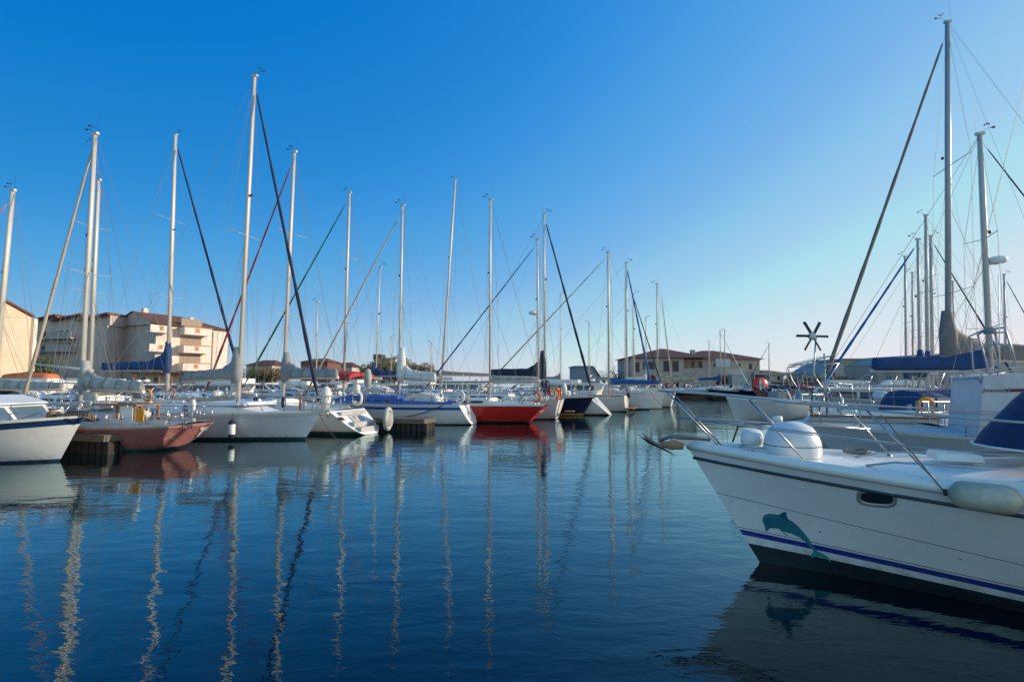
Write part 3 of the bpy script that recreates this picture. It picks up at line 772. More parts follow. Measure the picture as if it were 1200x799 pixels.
# --- big white sloop
r_, H_ = sailboat('W2', 'long white sloop with grey sail cover and fat navy furled headsail beside the cream stern', -11, 10.4, 2.95, .96, tip=(357, 515), end='bow',
    mast=(281, 299, 90), hullm=HM['wsloop'], hkw=dict(bow=1.1, stern=.98, oh=.72, full=2.1, stype='reverse'), cabh=.34, cabkw=dict(win=GLASSB, nwin=1, xw=(-3.1, -1.4), winh=.16, winlen=1),
    rigkw=dict(forestay=NAVY, stay_r=.10, boom=(.95, 2.6, -.1, .2), cover=GREYC, backstay='split', r=.095, spread=(.50,), spr_len=.95, cover_kw=dict(h0=.8, h1=.3, w=.2)), nst=4)
x1 = H_.L / 2
MB().box(.3, 2.6, -.9, .9, H_.S(.6) + .30, H_.S(.6) + .42, ty=.1, tx=.15).build('coachroof_hatch', GEL, r_)
mb = MB(); mb.tube([(x1 - .3, 0, H_.S(1) + .05), (x1 + .18, 0, H_.S(1) + .04), (x1 + .22, 0, H_.S(1) - .22)], .03); mb.box(x1 - .45, x1 + .12, -.1, .1, H_.S(1) + .01, H_.S(1) + .07)
mb.build('anchor_roller', INOX, r_)
fender('long white fender with navy ends hanging against the side of the long white sloop', world_of('W2', (2.35, -H_.b(H_.tx(2.35)) - .10, .46)), PLAST, .68, .115, H_.S(.5) + .1, NAVY)
# --- cream sloop with sugar scoop
r_, H_ = sailboat('C3', 'cream hulled sloop with maroon boot line and orange buoy pole by its stern steps', 160, 9.8, 3.0, .98, tip=(436, 508.5), end='stern',
    mast=(333, 346, 179), hullm=HM['maroon'], transm=GEL, hkw=dict(stype='reverse', so=1.25, sw=.78, bow=1.15, stern=1.0, oh=.7), cabh=.38, cabkw=dict(win=GLASSB, nwin=3, winh=.1),
    rigkw=dict(forestay=MAROON, stay_r=.075, boom=(.95, 3.1, .0, .3), cover=GREYC, backstay='split', r=.09, spread=(.33, .66), cover_kw=dict(h0=.75, h1=.30, w=.2)), nst=3)
x0 = H_.x(0, H_.S(0)); z0 = H_.S(0)
horseshoe(r_, (x0 + .2, -.9, z0 + .45), PLAST)
mb = MB(); mb.lathe([(0, 0), (.05, 0), (.055, .3), (.05, .5), (.06, .62), (.03, .7), (0, .7)], 8, c=(x0 + 1.35, H_.b(.1) - .02, z0 + .05)); mb.build('buoy_pole', ORANGE, r_)
MB().lathe([(0, -.45), (.12, -.45), (.2, -.1), (.21, .2), (.15, .42), (0, .5)], 10, c=(x0 + .35, .95, z0 + .5)).build('covered_outboard', WHITEC, r_)
MB().lathe([(0, -.2), (.14, -.2), (.15, .1), (.1, .2), (0, .22)], 10, c=(x0 + .15, -.8, z0 + .85)).build('outboard_cover', WHITEC, r_)
xt = lambda z: -H_.L / 2 + 1.25 * z / H_.S(0) - .075
mb = MB(); mb.add([(xt(.35), -.42, .35), (xt(.35), .42, .35), (xt(.78), .42, .78), (xt(.78), -.42, .78)], [(0, 1, 2, 3)]); mb.build('transom_locker', mat('grey_beige_gelcoat', (.45, .43, .40), .5, var=.2), r_)
for k_, (za, zb_) in enumerate(((.16, .3), (.36, .5), (.8, .9))):
    MB().box(xt(za) - .04, xt(zb_) + .05, -.62 - .1 * k_, .62 + .1 * k_, za, zb_ + .02).build('stern_step', mat('step_grey', (.42, .42, .42), .5), r_)  # plain grey treads
ladder(r_, xt(.3) - .02, 0, .12, .75, .3, INOX, lean=-.55, n=4)
MB().add([(xt(.6) - .01, .85, .62), (xt(.6) - .01, 1.2, .62), (xt(.74) - .01, 1.2, .74), (xt(.74) - .01, .85, .74)], [(0, 1, 2, 3)]).build('stern_port', GLASSB, r_)
MB().lathe([(0, -.03), (.22, -.02), (.3, 0), (.22, .02), (0, .03)], 16, c=(0, 0, 0), axis='y').build('x', GREYL).name
bpy.data.objects.remove(bpy.data.objects['x'])
mb = MB(); mb.tube([(x0 + .1, -1.25, z0), (x0 - .05, -1.3, z0 + 1.7)], .02, 6); mb.build('stern_pole', INOX, r_)
MB().lathe([(0, -.42), (.1, -.38), (.16, -.2), (.17, .1), (.12, .34), (0, .42)], 10, c=(x0 - .05, -1.3, z0 + 1.35)).build('grey_cover', GREYL, r_)
# small inflatable tender at its stern
q = world_of('C3', (-H_.L / 2 - .2, -.85, 0)); td = empty('tender', q + Vector((0, 0, .25)), R(82), 'small white inflatable tender stood on its side against the cream sloop stern', 'tender')
pts = [(.9 * math.cos(a * math.pi / 12) * (1 if abs(a - 12) > 0 else 1), 0, .42 * math.sin(a * math.pi / 12) + .35) for a in range(25)]
MB().tube([(p[0] * .38, p[1], p[2] * 1.0 - .03) for p in pts], .10, 8).build('tube', GREYL, td)
MB().lathe([(0, -.1), (.26, -.09), (.32, 0), (.26, .09), (0, .1)], 16, c=(0, 0, .33), axis='y').build('floor', GREYL, td)
# --- blue and white sloop
r_, H_ = sailboat('B4', 'white sloop with royal blue sheer band, blue cabin side and white sail cover', 165, 10.2, 2.9, .98, tip=(556, 497), end='stern',
    mast=(468, 472, 241), hullm=HM['blue'], transm=GEL, hkw=dict(stype='reverse', so=.5, sw=.62, bow=1.2, stern=1.0, oh=1.0), cabh=.42, cab_m=mat('blue_cabin_paint', (.02, .10, .42), .4),
    cabkw=dict(win=GLASS, nwin=4, winh=.1), rigkw=dict(forestay=BEIGEC, stay_r=.075, boom=(.9, 2.1, -.15, .2), cover=WHITEC, backstay='single', r=.085, spread=(.5,), cover_kw=dict(h0=1.1, h1=.36, w=.22)), nst=3)
x0 = H_.x(0, H_.S(0)); z0 = H_.S(0)
mb = MB(); mb.prism([(x0 + 1.2, z0), (x0 + 3.2, z0), (x0 + 3.0, z0 + .42), (x0 + 2.2, z0 + .62), (x0 + 1.4, z0 + .45)], -.75, .75); mb.build('cockpit_cover', WHITEC, r_)
mb = MB()
for sd in (-1, 1):
    mb.tube([(x0 + 1.5, sd * .9, z0), (x0 + 1.4, sd * .9, z0 + 1.5), (x0 + 3.1, sd * .8, z0 + 1.5), (x0 + 3.2, sd * .8, z0 + .2)], .015, 5)
mb.build('awning_frame', INOX, r_)
horseshoe(r_, (x0 + .1, .55, z0 + .42), PLAST)
for k, yy in enumerate((.4, -.5)):
    MB().tube([(x0 + .06, yy, z0), (x0 - .05, yy * 1.1, z0 + 1.6)], .014, 5).build('danbuoy', PLAST, r_)
MB().tube([(x0 - .03, -.1, z0 + .2), (x0 - .25, -.1, z0 + 1.7)], .012, 5).build('flagpole', TEAK, r_)
o = MB().tube(arc(world_of('B4', (x0 + .8, H_.b(.1), z0)), world_of('B4', (x0 + 3.2, H_.b(.3) + .15, .35)), .12), .025, 5).build('mooring_rope', ROPE)
tag(o, 'thick black mooring rope looped along the blue banded hull near its stern', 'rope')
# --- hidden neighbour with tall raked mast
sailboat('W5', 'white sloop with long raked mast behind the blue banded boat, beige boom over its cockpit', 165, 11.5, 3.3, 1.1, mast_at=(517, 42), pref_mx=-.1, mast=(517, 535, 211), hullm=HM['w9'], cabkw=dict(nwin=2),
    rigkw=dict(boom=(1.2, 4.2, -.1), backstay='single', r=.115, spread=(.55,), cover=BEIGEC, cover_kw=dict(h0=.2, h1=.13, w=.1, wrap=False)), nst=3)
# --- bright red sloop
r_, H_ = sailboat('R6', 'bright red sloop with raked transom and white deck edge', 163, 8.6, 2.7, .92, tip=(620, 495), end='stern',
    mast=(574, 575, 234), hullm=HM['red2'], transm=mat('red_transom_paint', (.62, .05, .03), .35, coat=.3), hkw=dict(stype='reverse', so=-.95, sw=.55, bow=1.2, stern=1.0, oh=.9, rise=.05), cabh=.34, cabkw=dict(nwin=3),
    rigkw=dict(boom=(.9, 2.7, .02), backstay='single', r=.085, spread=(.5,), cover=GREYL, cover_kw=dict(h0=.18, h1=.1, w=.1, wrap=False)), nst=3)
x0 = H_.x(0, H_.S(0)); z0 = H_.S(0)
mb = MB()
for i in range(6):
    yy = .35 - i * .13; zz = .62; xx = -H_.L / 2 + (-.95) * zz / z0 - .075
    mb.tube([(xx + .07, yy, zz - .07), (xx - .0, yy - .03, zz + .05), (xx + .05, yy - .09, zz - .05)], .012, 4)
mb.build('white_lettering', PLAST, r_)
MB().tube([(x0 + .05, 0, z0), (x0 - .1, 0, z0 + 1.2)], .012, 5).build('flagpole', PLAST, r_)
MB().add([(x0 - .09, 0, z0 + 1.15), (x0 - .02, .05, z0 + .55), (x0 - .22, -.1, z0 + .45), (x0 - .2, -.02, z0 + .8)], [(0, 1, 2, 3)]).build('flag', REDC, r_)
# --- pinkish white
r_, H_ = sailboat('P7', 'pinkish white sloop with orange lifebuoys on its stern rail, beside the bright red boat', 163, 8.8, 2.7, 1.08, tip=(652, 491), end='stern',
    mast=(631, 630, 281), hullm=HM['pink'], transm=GEL, hkw=dict(stype='reverse', so=-.3, sw=.66, bow=1.12, stern=1.05, oh=.8), cabh=.34,
    rigkw=dict(forestay=BLUE, stay_r=.07, backstay='single', r=.07, spread=(.5,), radar=.54), nst=3)
x0 = H_.x(0, H_.S(0)); z0 = H_.S(0)
for yy in (.9, .4): horseshoe(r_, (x0 + .02, yy, z0 + .35), ORANGE, ax='x')
MB().lathe([(0, -.2), (.16, -.2), (.17, .25), (.1, .5), (0, .55)], 9, c=(x0 - .02, -.75, z0 + .4)).build('covered_outboard', WHITEC, r_)
MB().box(x0 - .65, x0 - .2, -.7, .2, .42, .47).build('swim_platform', TEAK, r_)
# --- navy sloop bow
r_, H_ = sailboat('N8', 'dark navy hulled sloop with yellow boot line and navy sail cover, bow facing right', -15, 10.2, 2.9, 1.12, tip=(683, 487), end='bow',
    mast=(638, 638, 251), hullm=HM['navy'], hkw=dict(bow=1.12, oh=.75, full=2.3), cabh=.36, rk=dict(h=.6), rigkw=dict(forestay=NAVY, stay_r=.12, boom=(.95, 3.6, .05), cover=NAVY, backstay='single', r=.09, spread=(.36, .66), cover_kw=dict(h0=1.1, h1=.38, w=.22)), nst=3)
mb = MB(); mb.lathe([(0, -.35), (.3, -.35), (.36, 0), (.25, .35), (0, .42)], 10, c=(1.9, .2, H_.S(.6) + .7)); mb.build('dark_cowl', NAVY, r_)
# --- white with numbers-like mark
r_, H_ = sailboat('W8', 'white sloop with red antifouling and fendered sugar scoop stern, right of the navy hull', 160, 9.4, 2.9, 1.08, tip=(716, 486), end='stern',
    mast=(713, 713, 296), hullm=HM['w8'], transm=GEL, hkw=dict(stype='reverse', so=1.1, sw=.75, bow=1.15, oh=.8), cabh=.36, rigkw=dict(forestay=BEIGEC, stay_r=.075, backstay='split', r=.10, spread=(.36, .68), boom=(.9, 3.2, .0), cover=ROYAL, cover_kw=dict(h0=.3, h1=.2, w=.16, wrap=False)), nst=3)
# --- plumb white stern
r_, H_ = motorboat('M9', 'boxy white cruiser with flat sunlit transom and swim platform between two sloops', 158, 6.8, 2.5, 1.15, None, HM['w9'], tip=(735, 482), end='stern', style='cruiser', canv=WHITEC, hk=dict(sw=.95))
MB().box(-H_.L / 2 - .6, -H_.L / 2 - .08, -1.2, 1.2, .22, .3).build('swim_platform', TEAK, r_)
# --- white bow
r_, H_ = sailboat('W10', 'large white sloop with royal blue furled headsail, bow pointing right below the port office', -15, 10.6, 3.1, 1.32, tip=(761, 480), end='bow',
    mast=(734, 734, 308), hullm=HM['w10'], hkw=dict(bow=1.06, oh=.35, full=2.4), cabh=.36, rigkw=dict(forestay=ROYAL, stay_r=.12, backstay='single', r=.11, spread=(.3, .55, .78)), nst=4)
r_, H_ = sailboat('W11', 'narrow white hull squeezed against the large white sloop, dark furled headsail', -15, 8.5, 1.9, 1.35, tip=(775, 479), end='bow',
    mast=(743, 742, 345), hullm=HM['w9'], hkw=dict(bow=1.04, oh=.3, full=2.4), cabh=.3, rigkw=dict(forestay=NAVY, stay_r=.08, backstay='single', r=.06, spread=(.5,)), nst=3)
r_, H_ = sailboat('W12', 'white sloop with rounded sunlit stern at the far right end of the left row', 158, 10.0, 3.4, 1.35, tip=(786, 477), end='stern',
    mast=(770, 770, 333), hullm=HM['w9'], transm=GEL, hkw=dict(stype='counter', so=.4, sw=.6, bow=1.1, oh=.8), cabh=.3, rigkw=dict(backstay='single', r=.085, spread=(.36, .68), boom=(.8, 3.0, 0), cover=BEIGEC, cover_kw=dict(h0=.5, h1=.3, w=.2)), nst=3)
lw = BOATS['W12']; 
furled(lw[0], (H_.x(0, 1.3) + .2, 0, 1.4), local_of('W12', P(775, 345, lw[2].y)) , BEIGEC, .08)

for key, lx, ly, dxy, lab in (('W2', 5.0, 0, (1.5, -1.2), 'mooring rope running from the bow of the long white sloop into the water'), ('N8', 4.9, 0, (1.3, -1.4), 'mooring rope running from the bow of the navy sloop into the water'), ('W10', 5.0, 0, (1.0, -2.2), 'mooring rope running from the bow of the large white sloop into the water')):
    Hh = BOATS[key][1]; a_ = world_of(key, (lx, ly, Hh.S(1))); o = MB().tube(arc(a_, (a_.x + dxy[0], a_.y + dxy[1], -.1), .2), .012, 5).build('mooring_rope', ROPE); tag(o, lab, 'rope')
# ================================================================== big boat in the right foreground
nd = Vector((.902, -.431, 0)); T0 = Vector((2.28, 6.78, 0)); nang = math.atan2(.431, -.902)
NH = Hull(10.5, 3.5, 1.12, bow=1.22, stern=1.0, oh=.82, full=1.8, kb=.95, stype='reverse', so=.5, draft=.45)
nloc = T0 + nd * (10.5 / 2)
nhm = hull_mat('foreground_hull_paint', (.76, .755, .75), anti=(.006, .020, .030), anti_z=.135, rise=.031, xref=2.19,
     knuckle=[(.205, .268, .040, (.012, .035, .24)), (.288, .296, .040, (.10, .05, .045)), (.532, .541, .092, (.20, .19, .19))], rough=.28, streak=.15)
near = empty('sailboat', nloc, nang, 'big white yacht in the right foreground with a teal dolphin on its bow', 'sailboat')
hob = NH.build(near, nhm, GEL, rail=GEL)
BOATS['NEAR'] = (near, NH, nloc, nang, 0); reg('NEAR', nloc, nang, 10.5, 3.5)
bpy.context.view_layer.update()
bm = bmesh.new(); bm.from_mesh(hob.data); bm.transform(Matrix.Translation(nloc) @ Matrix.Rotation(nang, 4, 'Z')); bvh = BVHTree.FromBMesh(bm); bm.free()
toL = (Matrix.Translation(nloc) @ Matrix.Rotation(nang, 4, 'Z')).inverted()
def hit(px, py, off=.004):
    r = ray(px, py).normalized(); h, n, i, dd = bvh.ray_cast(Vector((0, 0, CAMZ)), r)
    if h is None: return None, None
    if n.dot(r) > 0: n = -n
    return toL @ (h + n * off), (toL.to_3x3() @ n)
# rub rail and rounded gunwale
for sd in (1, -1):
    mb = MB(); pts = []; gp = []
    for i in range(41):
        t = .0 + i / 40; S = NH.S(t); zb = NH.zb(t); w = (S - .16 - zb) / (S - zb); p = NH.p(t, w, sd)
        pts.append((p[0] + (.012 if i == 40 else 0), p[1] + sd * .004, p[2])); q = NH.p(t, 1, sd); gp.append((q[0] - .03 * (i == 40), q[1] - sd * .045 * min(1, abs(q[1]) / .05), q[2] + .0))
    mb.tube(pts, [(.014, .02)] * 41, 8).build('rub_rail', mat('dark_blue_rubber', (.015, .045, .075), .45), near)
    MB().tube(gp, .062, 10).build('gunwale', GEL, near)
# dolphin decal, cut to the curve of the hull
ol = [(190,215),(200,190),(225,178),(260,172),(300,178),(340,185),(370,165),(395,158),(413,162),(412,180),(420,206),(432,228),(470,250),(520,290),(570,345),(610,395),(645,445),(680,500),(705,525),(740,540),(790,570),(820,600),(832,630),(790,600),(740,582),(700,575),(670,578),(645,588),(640,565),(655,545),(665,520),(640,490),(600,450),(560,415),(510,385),(460,360),(400,345),(372,340),(400,360),(432,380),(415,380),(380,355),(345,315),(300,310),(265,308),(245,318),(235,335),(215,332),(210,300),(198,265),(188,235)]
op = [Vector((870 + a / 7.99, 580 + b / 7.99)) for a, b in ol]
pts2 = []
for i, a in enumerate(op):
    b_ = op[(i + 1) % len(op)]; pts2 += [a, (a + b_) / 2]
nb = len(pts2); inner = [Vector((x * 1.5 + .37, y * 1.5 + .21)) for x in range(590, 660) for y in range(395, 445)]
def inside(p, poly):
    c = False; j = len(poly) - 1
    for i in range(len(poly)):
        if ((poly[i].y > p.y) != (poly[j].y > p.y)) and p.x < (poly[j].x - poly[i].x) * (p.y - poly[i].y) / (poly[j].y - poly[i].y) + poly[i].x: c = not c
        j = i
    return c
inner = [p for p in inner if inside(p, op)]
res = delaunay_2d_cdt(pts2 + inner, [(i, (i + 1) % nb) for i in range(nb)], [list(range(nb))], 1, 1e-5)
vs = [hit(p.x, p.y, .0045)[0] for p in res[0]]
dm, nt, b = new_mat('dolphin_decal')
tc = N(nt, 'ShaderNodeTexCoord'); s_ = N(nt, 'ShaderNodeSeparateXYZ'); nt.links.new(tc.outputs['Generated'], s_.inputs[0])
f1 = ramp(nt, s_.outputs['Z'], .1, .95); f2 = ramp(nt, noise(nt, 9, 3), .35, .65)
c1 = mixc(nt, f1, (.03, .22, .22), (.004, .075, .16)); c2 = mixc(nt, math_(nt, 'MULTIPLY', f2, .35), c1, (.07, .28, .36))
nt.links.new(c2, b.inputs['Base Color']); b.inputs['Roughness'].default_value = .3
MB().add(vs, [tuple(f) for f in res[2]], 0, True).build('dolphin_decal', dm, near)
e = hit(870 + 252 / 7.99, 580 + 288 / 7.99, .006)[0]
MB().lathe([(0, 0), (.005, 0), (.005, .002), (0, .002)], 8, c=e, axis='y').build('dolphin_eye', BLACK, near)
# highlight along the dolphin's back
hb = [(205, 200), (240, 185), (300, 190), (350, 205), (420, 240), (480, 275), (540, 330), (600, 400), (640, 460)]
mb = MB(); top = [hit(870 + a / 7.99, 580 + (b + 4) / 7.99, .0065)[0] for a, b in hb]; bot = [hit(870 + a / 7.99, 580 + (b + 12) / 7.99, .0065)[0] for a, b in hb]
mb.grid([top, bot], 0, True); mb.build('dolphin_highlight', mat('decal_highlight', (.10, .27, .33), .4), near)
# oval port
def oval(cx, cy, rx, ry, off, n=28, pw=3.2):
    out = []
    for i in range(n):
        a = 2 * math.pi * i / n; ca, sa = math.cos(a), math.sin(a)
        u = abs(ca) ** (2 / pw) * (1 if ca > 0 else -1); v = abs(sa) ** (2 / pw) * (1 if sa > 0 else -1)
        out.append(hit(cx + rx * u + v * .0, cy + ry * v + rx * u * .085, off)[0])
    return out
cxp, cyp = 1027.5, 584
mb = MB(); rr = [oval(cxp, cyp, 24, 10.2, .001), oval(cxp, cyp, 23.2, 9.6, .012), oval(cxp, cyp, 19.5, 6.6, .012), oval(cxp, cyp, 18.8, 6.0, .003)]
mb.grid(rr, 0, True, closed=True); pf = mb.build('porthole', mat('satin_port_frame', (.42, .42, .41), .3, .4), near)
mb = MB(); g = oval(cxp, cyp, 19, 6.2, .004); mb.add(g, [tuple(range(28))]); mb.build('glass', GLASS, pf)
for (cx_, cy_) in ((961, 623), (1125, 655)):
    q, nn = hit(cx_, cy_, .003)
    if q: 
        pts_ = [hit(cx_ + 1.0 * math.cos(a * .628), cy_ + 1.0 * math.sin(a * .628), .006)[0] for a in range(10)]
        MB().add(pts_, [tuple(range(10))]).build('skin_fitting', mat('bronze_fitting', (.08, .06, .05), .5, .3), near)
# coachroof, windscreen cover
cbn = cabin(near, NH, -2.6, 3.55, .30, wfrac=.60, win=GLASS, nwin=0, side_in=.42, front=2.2)
def wr(sv, z, rx, ry, n=17):   # horseshoe curve round the front of the wheelhouse
    return [(sv - rx + rx * math.cos(a) ** 1.0, ry * math.sin(a), z) for a in [(-95 + 190 * i / (n - 1)) * math.pi / 180 for i in range(n)]]
rows = []
for k, (sv, z, rx, ry) in enumerate([(2.30, 1.52, 1.9, 1.14), (2.24, 1.64, 1.87, 1.13), (1.95, 2.0, 1.75, 1.06), (1.62, 2.34, 1.6, .98)]):
    rows.append(wr(sv, z, rx, ry))
MB().grid(rows, 0, True).build('windscreen_cover', mat('deep_blue_canvas', (.006, .028, .10), .8, bump=.5, bscale=7, var=.3), near)
MB().tube([(p[0] + .012, p[1] * 1.01, p[2] + .0) for p in wr(2.31, 1.53, 1.91, 1.15)], .011, 6).build('cover_piping', PLAST, near)
rt = [(p[0], p[1], p[2]) for p in wr(1.64, 2.345, 1.62, 1.0)]; aft = [(-2.4, p[1], 2.37) for p in rt]
mb = MB(); mb.grid([rt, aft], 0, True); mb.grid([[(p[0], p[1], p[2] + .06) for p in rt], [(p[0], p[1], p[2] + .06) for p in aft]], 0, True); mb.grid([rt, [(p[0], p[1], p[2] + .06) for p in rt]], 0, True)
mb.build('wheelhouse_roof', GEL, near)
for sd in (1, -1):
    MB().add([(-.6, sd * 1.0, 1.42), (-2.4, sd * 1.0, 1.42), (-2.4, sd * .95, 2.36), (-.6, sd * .95, 2.36)], [(0, 1, 2, 3)]).build('wheelhouse_side', GLASS, near)
# pulpit and side rails
def rp(s, sd, h, fwd=0.0, inset=.10):
    x = NH.L / 2 - s; p = NH.deck(min(x, NH.L / 2 - .12), inset if s > .4 else .04, sd); return Vector((x + fwd, p.y, p.z + h))
mb = MB()
for sd in (1, -1):
    top = [Vector((NH.L / 2 + .34, 0, 2.07)), Vector((NH.L / 2 + .28, sd * .12, 2.065)), rp(.0, sd, .69), rp(.35, sd, .69), rp(.8, sd, .68), rp(1.4, sd, .665), rp(2.0, sd, .655), rp(2.9, sd, .645), rp(4.0, sd, .64), rp(5.5, sd, .64), rp(7.5, sd, .64)]
    top[2].y = sd * .21; top[3].y = sd * .30
    mb.tube(top, .0115, 8)
    for s0, f in ((.42, .62), (1.32, .55), (2.36, .50), (4.2, .1), (6.0, 0)):
        a = rp(s0, sd, 0.03); c = rp(s0 - f, sd, .66) if s0 - f > .35 else Vector((NH.L / 2 - (s0 - f), sd * .2, 2.05))
        mb.tube([a, c], .0105, 8); mb.lathe([(0, 0), (.035, 0), (.03, .015), (.014, .03)], 10, c=a - Vector((0, 0, .015)))
for sd in (1, -1): mb.tube([Vector((NH.L / 2 + .12, sd * .1, 1.72)), rp(.35, sd, .36, .05), rp(.9, sd, .36), rp(1.6, sd, .355), rp(2.15, sd, .35)], .009, 7)
mb.build('pulpit', INOX, near)
for sd in (1, -1):
    mb = MB(); mb.tube([rp(.5, sd, .36, .25), rp(1.3, sd, .36, .25), rp(2.3, sd, .35, .2), rp(4.2, sd, .34), rp(6, sd, .34)], .006, 5); mb.build('lifeline', INOX, near)
# bow roller and plough anchor
bx = NH.L / 2; bz = NH.S(1)
mb = MB(); mb.box(bx - .12, bx + .2, -.06, -.05, bz + .0, bz + .07); mb.box(bx - .12, bx + .2, .05, .06, bz, bz + .07); mb.box(bx - .35, bx + .2, -.049, .049, bz + .0, bz + .02)
mb.lathe([(0, -.045), (.035, -.045), (.02, 0), (.035, .045), (0, .045)], 10, c=(bx + .17, 0, bz + .05), axis='y'); mb.build('bow_roller', INOX, near)
mb = MB(); mb.tube([(bx - .3, 0, bz + .08), (bx + .2, 0, bz + .10), (bx + .34, 0, bz + .03)], [(.014, .028)] * 3, 6); mb.build('anchor_shank', mat('galvanised', (.22, .23, .24), .55, .5, var=.3), near)
mb = MB(); tipa = Vector((bx + .12, 0, bz - .16)); 
mb.add([tipa, (bx + .60, .13, bz + .12), (bx + .50, 0, bz + .0), (bx + .60, -.13, bz + .12)], [(0, 1, 2), (0, 2, 3)]); mb.build('anchor_fluke', mat('dark_anchor_steel', (.06, .065, .07), .5), near)
mb = MB(); c0 = world_of('NEAR', (0, 0, 0))
mb.tube([(bx + .02, .12, bz - .02), (bx + .16, .12, bz + .0), (bx + .30, .12, bz + .0)], [(.02, .03), (.045, .06), (.02, .035)], 8); mb.build('wooden_bow_block', mat('worn_beige_block', (.34, .20, .11), .7, var=.3), near)
# foredeck gear
dz = lambda x: NH.S(NH.tx(x)) + .04
mb = MB(); c = (bx - 1.22, .0, dz(bx - 1.22) - .02)
mb.lathe([(.30, 0), (.315, .06), (.31, .16), (.28, .26), (.22, .345), (.12, .395), (0, .41)], 24, c=c); mb.build('domed_cover', mat('shiny_white_vinyl', (.70, .71, .72), .35, var=.08), near)
MB().tube([(c[0] + .312 * math.cos(a * .3), c[1] + .312 * math.sin(a * .3), c[2] + .13) for a in range(22)], .005, 5).build('cover_cord', ROPE, near)
mb = MB(); rows = []
for i in range(9):
    t = i / 8; x = bx - .78 + .0; yy = -.12 - .46 * t; e = math.sin(math.pi * min(max(t, .02), .98)) ** .14
    rows.append([(x + .14 * e * abs(math.cos(a * math.pi / 5)) ** .6 * (1 if math.cos(a * math.pi / 5) > 0 else -1), yy, dz(x) + .11 + .11 * e * abs(math.sin(a * math.pi / 5)) ** .7 * (1 if a < 5 else -1)) for a in range(10)])
mb.grid(rows, 0, True, closed=True, capends=True); mb.build('windlass', PLAST, near)
MB().tube([(bx - .7, -.25, dz(bx - .7) + .25), (bx - .62, -.25, dz(bx) + .2), (bx - .55, -.2, dz(bx) + .0)], .012, 6).build('windlass_strap', BLACK, near)
MB().box(bx - 1.05, bx - .45, -.16, .16, dz(bx - .7) - .03, dz(bx - .7) + .015).build('anchor_locker_lid', DECK, near)
for sd in (1, -1):
    c = NH.deck(bx - .75, .12, sd, .05); mb = MB()
    mb.tube([c + Vector((-.11, 0, .05)), c + Vector((.11, 0, .05))], .012, 6); mb.tube([c + Vector((-.04, 0, -.01)), c + Vector((-.04, 0, .05))], .012); mb.tube([c + Vector((.04, 0, -.01)), c + Vector((.04, 0, .05))], .012); mb.build('cleat', INOX, near)
    mb = MB(); pts = []
    for i in range(12):
        x = lerp(bx - 1.9, bx - 4.6, i / 11); tt = NH.tx(x); wv = min(NH.b(tt) - .42, NH.B / 2 * .6) * .72
        q = (x + 2.6) / 6.15; f = 1.0 if q < .23 else 1 - ((q - .23) / .77) ** 1.6 * .92
        pts.append((x, sd * wv, NH.S(tt) + .3 * f * (1 - .12 * q) * 1.05 + .05 * (0 < i < 11)))
    mb.tube(pts, .012, 6); mb.build('handrail', INOX, near)
# low front hatch + coiled line
hx = bx - 2.75; MB().box(hx - .2, hx + .2, -.2, .2, dz(hx) + .12, dz(hx) + .19, tx=.02, ty=.02).build('deck_hatch', GEL, near)
mb = MB(); cz = dz(bx - 2.0) + .03
mb.tube([(bx - 1.95 + (.12 + .01 * (k % 5)) * math.cos(k * .5), -.55 + (.1 + .012 * (k % 7)) * math.sin(k * .5), cz + .0006 * k) for k in range(60)], .008, 5); mb.build('coiled_line', ROPEL, near)
# long fender lying against the side
fa, _ = hit(1104, 586, .14); fb_, _ = hit(1192, 592, .14); fa = world_of('NEAR', fa); fb_ = world_of('NEAR', fb_)
mid = (fa + fb_) / 2; d_ = fb_ - fa
f = empty('fender', mid, math.atan2(d_.y, d_.x), 'long grimy cream fender hung lengthwise on the side of the big foreground yacht', 'fender')
Lf = d_.length * .97
mb = MB().lathe([(0, -Lf / 2), (.035, -Lf / 2), (.06, -Lf / 2 + .02), (.105, -Lf / 2 + .05), (.122, -Lf / 2 + .1), (.125, 0), (.122, Lf / 2 - .1), (.105, Lf / 2 - .05), (.06, Lf / 2 - .02), (.035, Lf / 2), (0, Lf / 2)], 22, axis='x')
mb.build('body', FEND, f)
for sg in (-1, 1):
    MB().lathe([(.0, sg * Lf / 2), (.03, sg * Lf / 2), (.03, sg * (Lf / 2 + .03)), (0, sg * (Lf / 2 + .03))], 8, axis='x').build('end_cap', BLACK, f)
fi = (Matrix.Translation(mid) @ Matrix.Rotation(math.atan2(d_.y, d_.x), 4, 'Z')).inverted()
a = fi @ world_of('NEAR', rp(1.98, 1, .62)); c = fi @ world_of('NEAR', rp(2.95, 1, .64)); 
e = (-Lf / 2 - .025, 0, 0); MB().tube([a, e], .007, 6).build('rope', ROPEL, f); MB().tube([c, (Lf / 2 + .025, 0, 0)], .007, 6).build('rope', ROPEL, f)
# ================================================================== boats behind, left side
W = HM['w9']; WG = HM['w10']
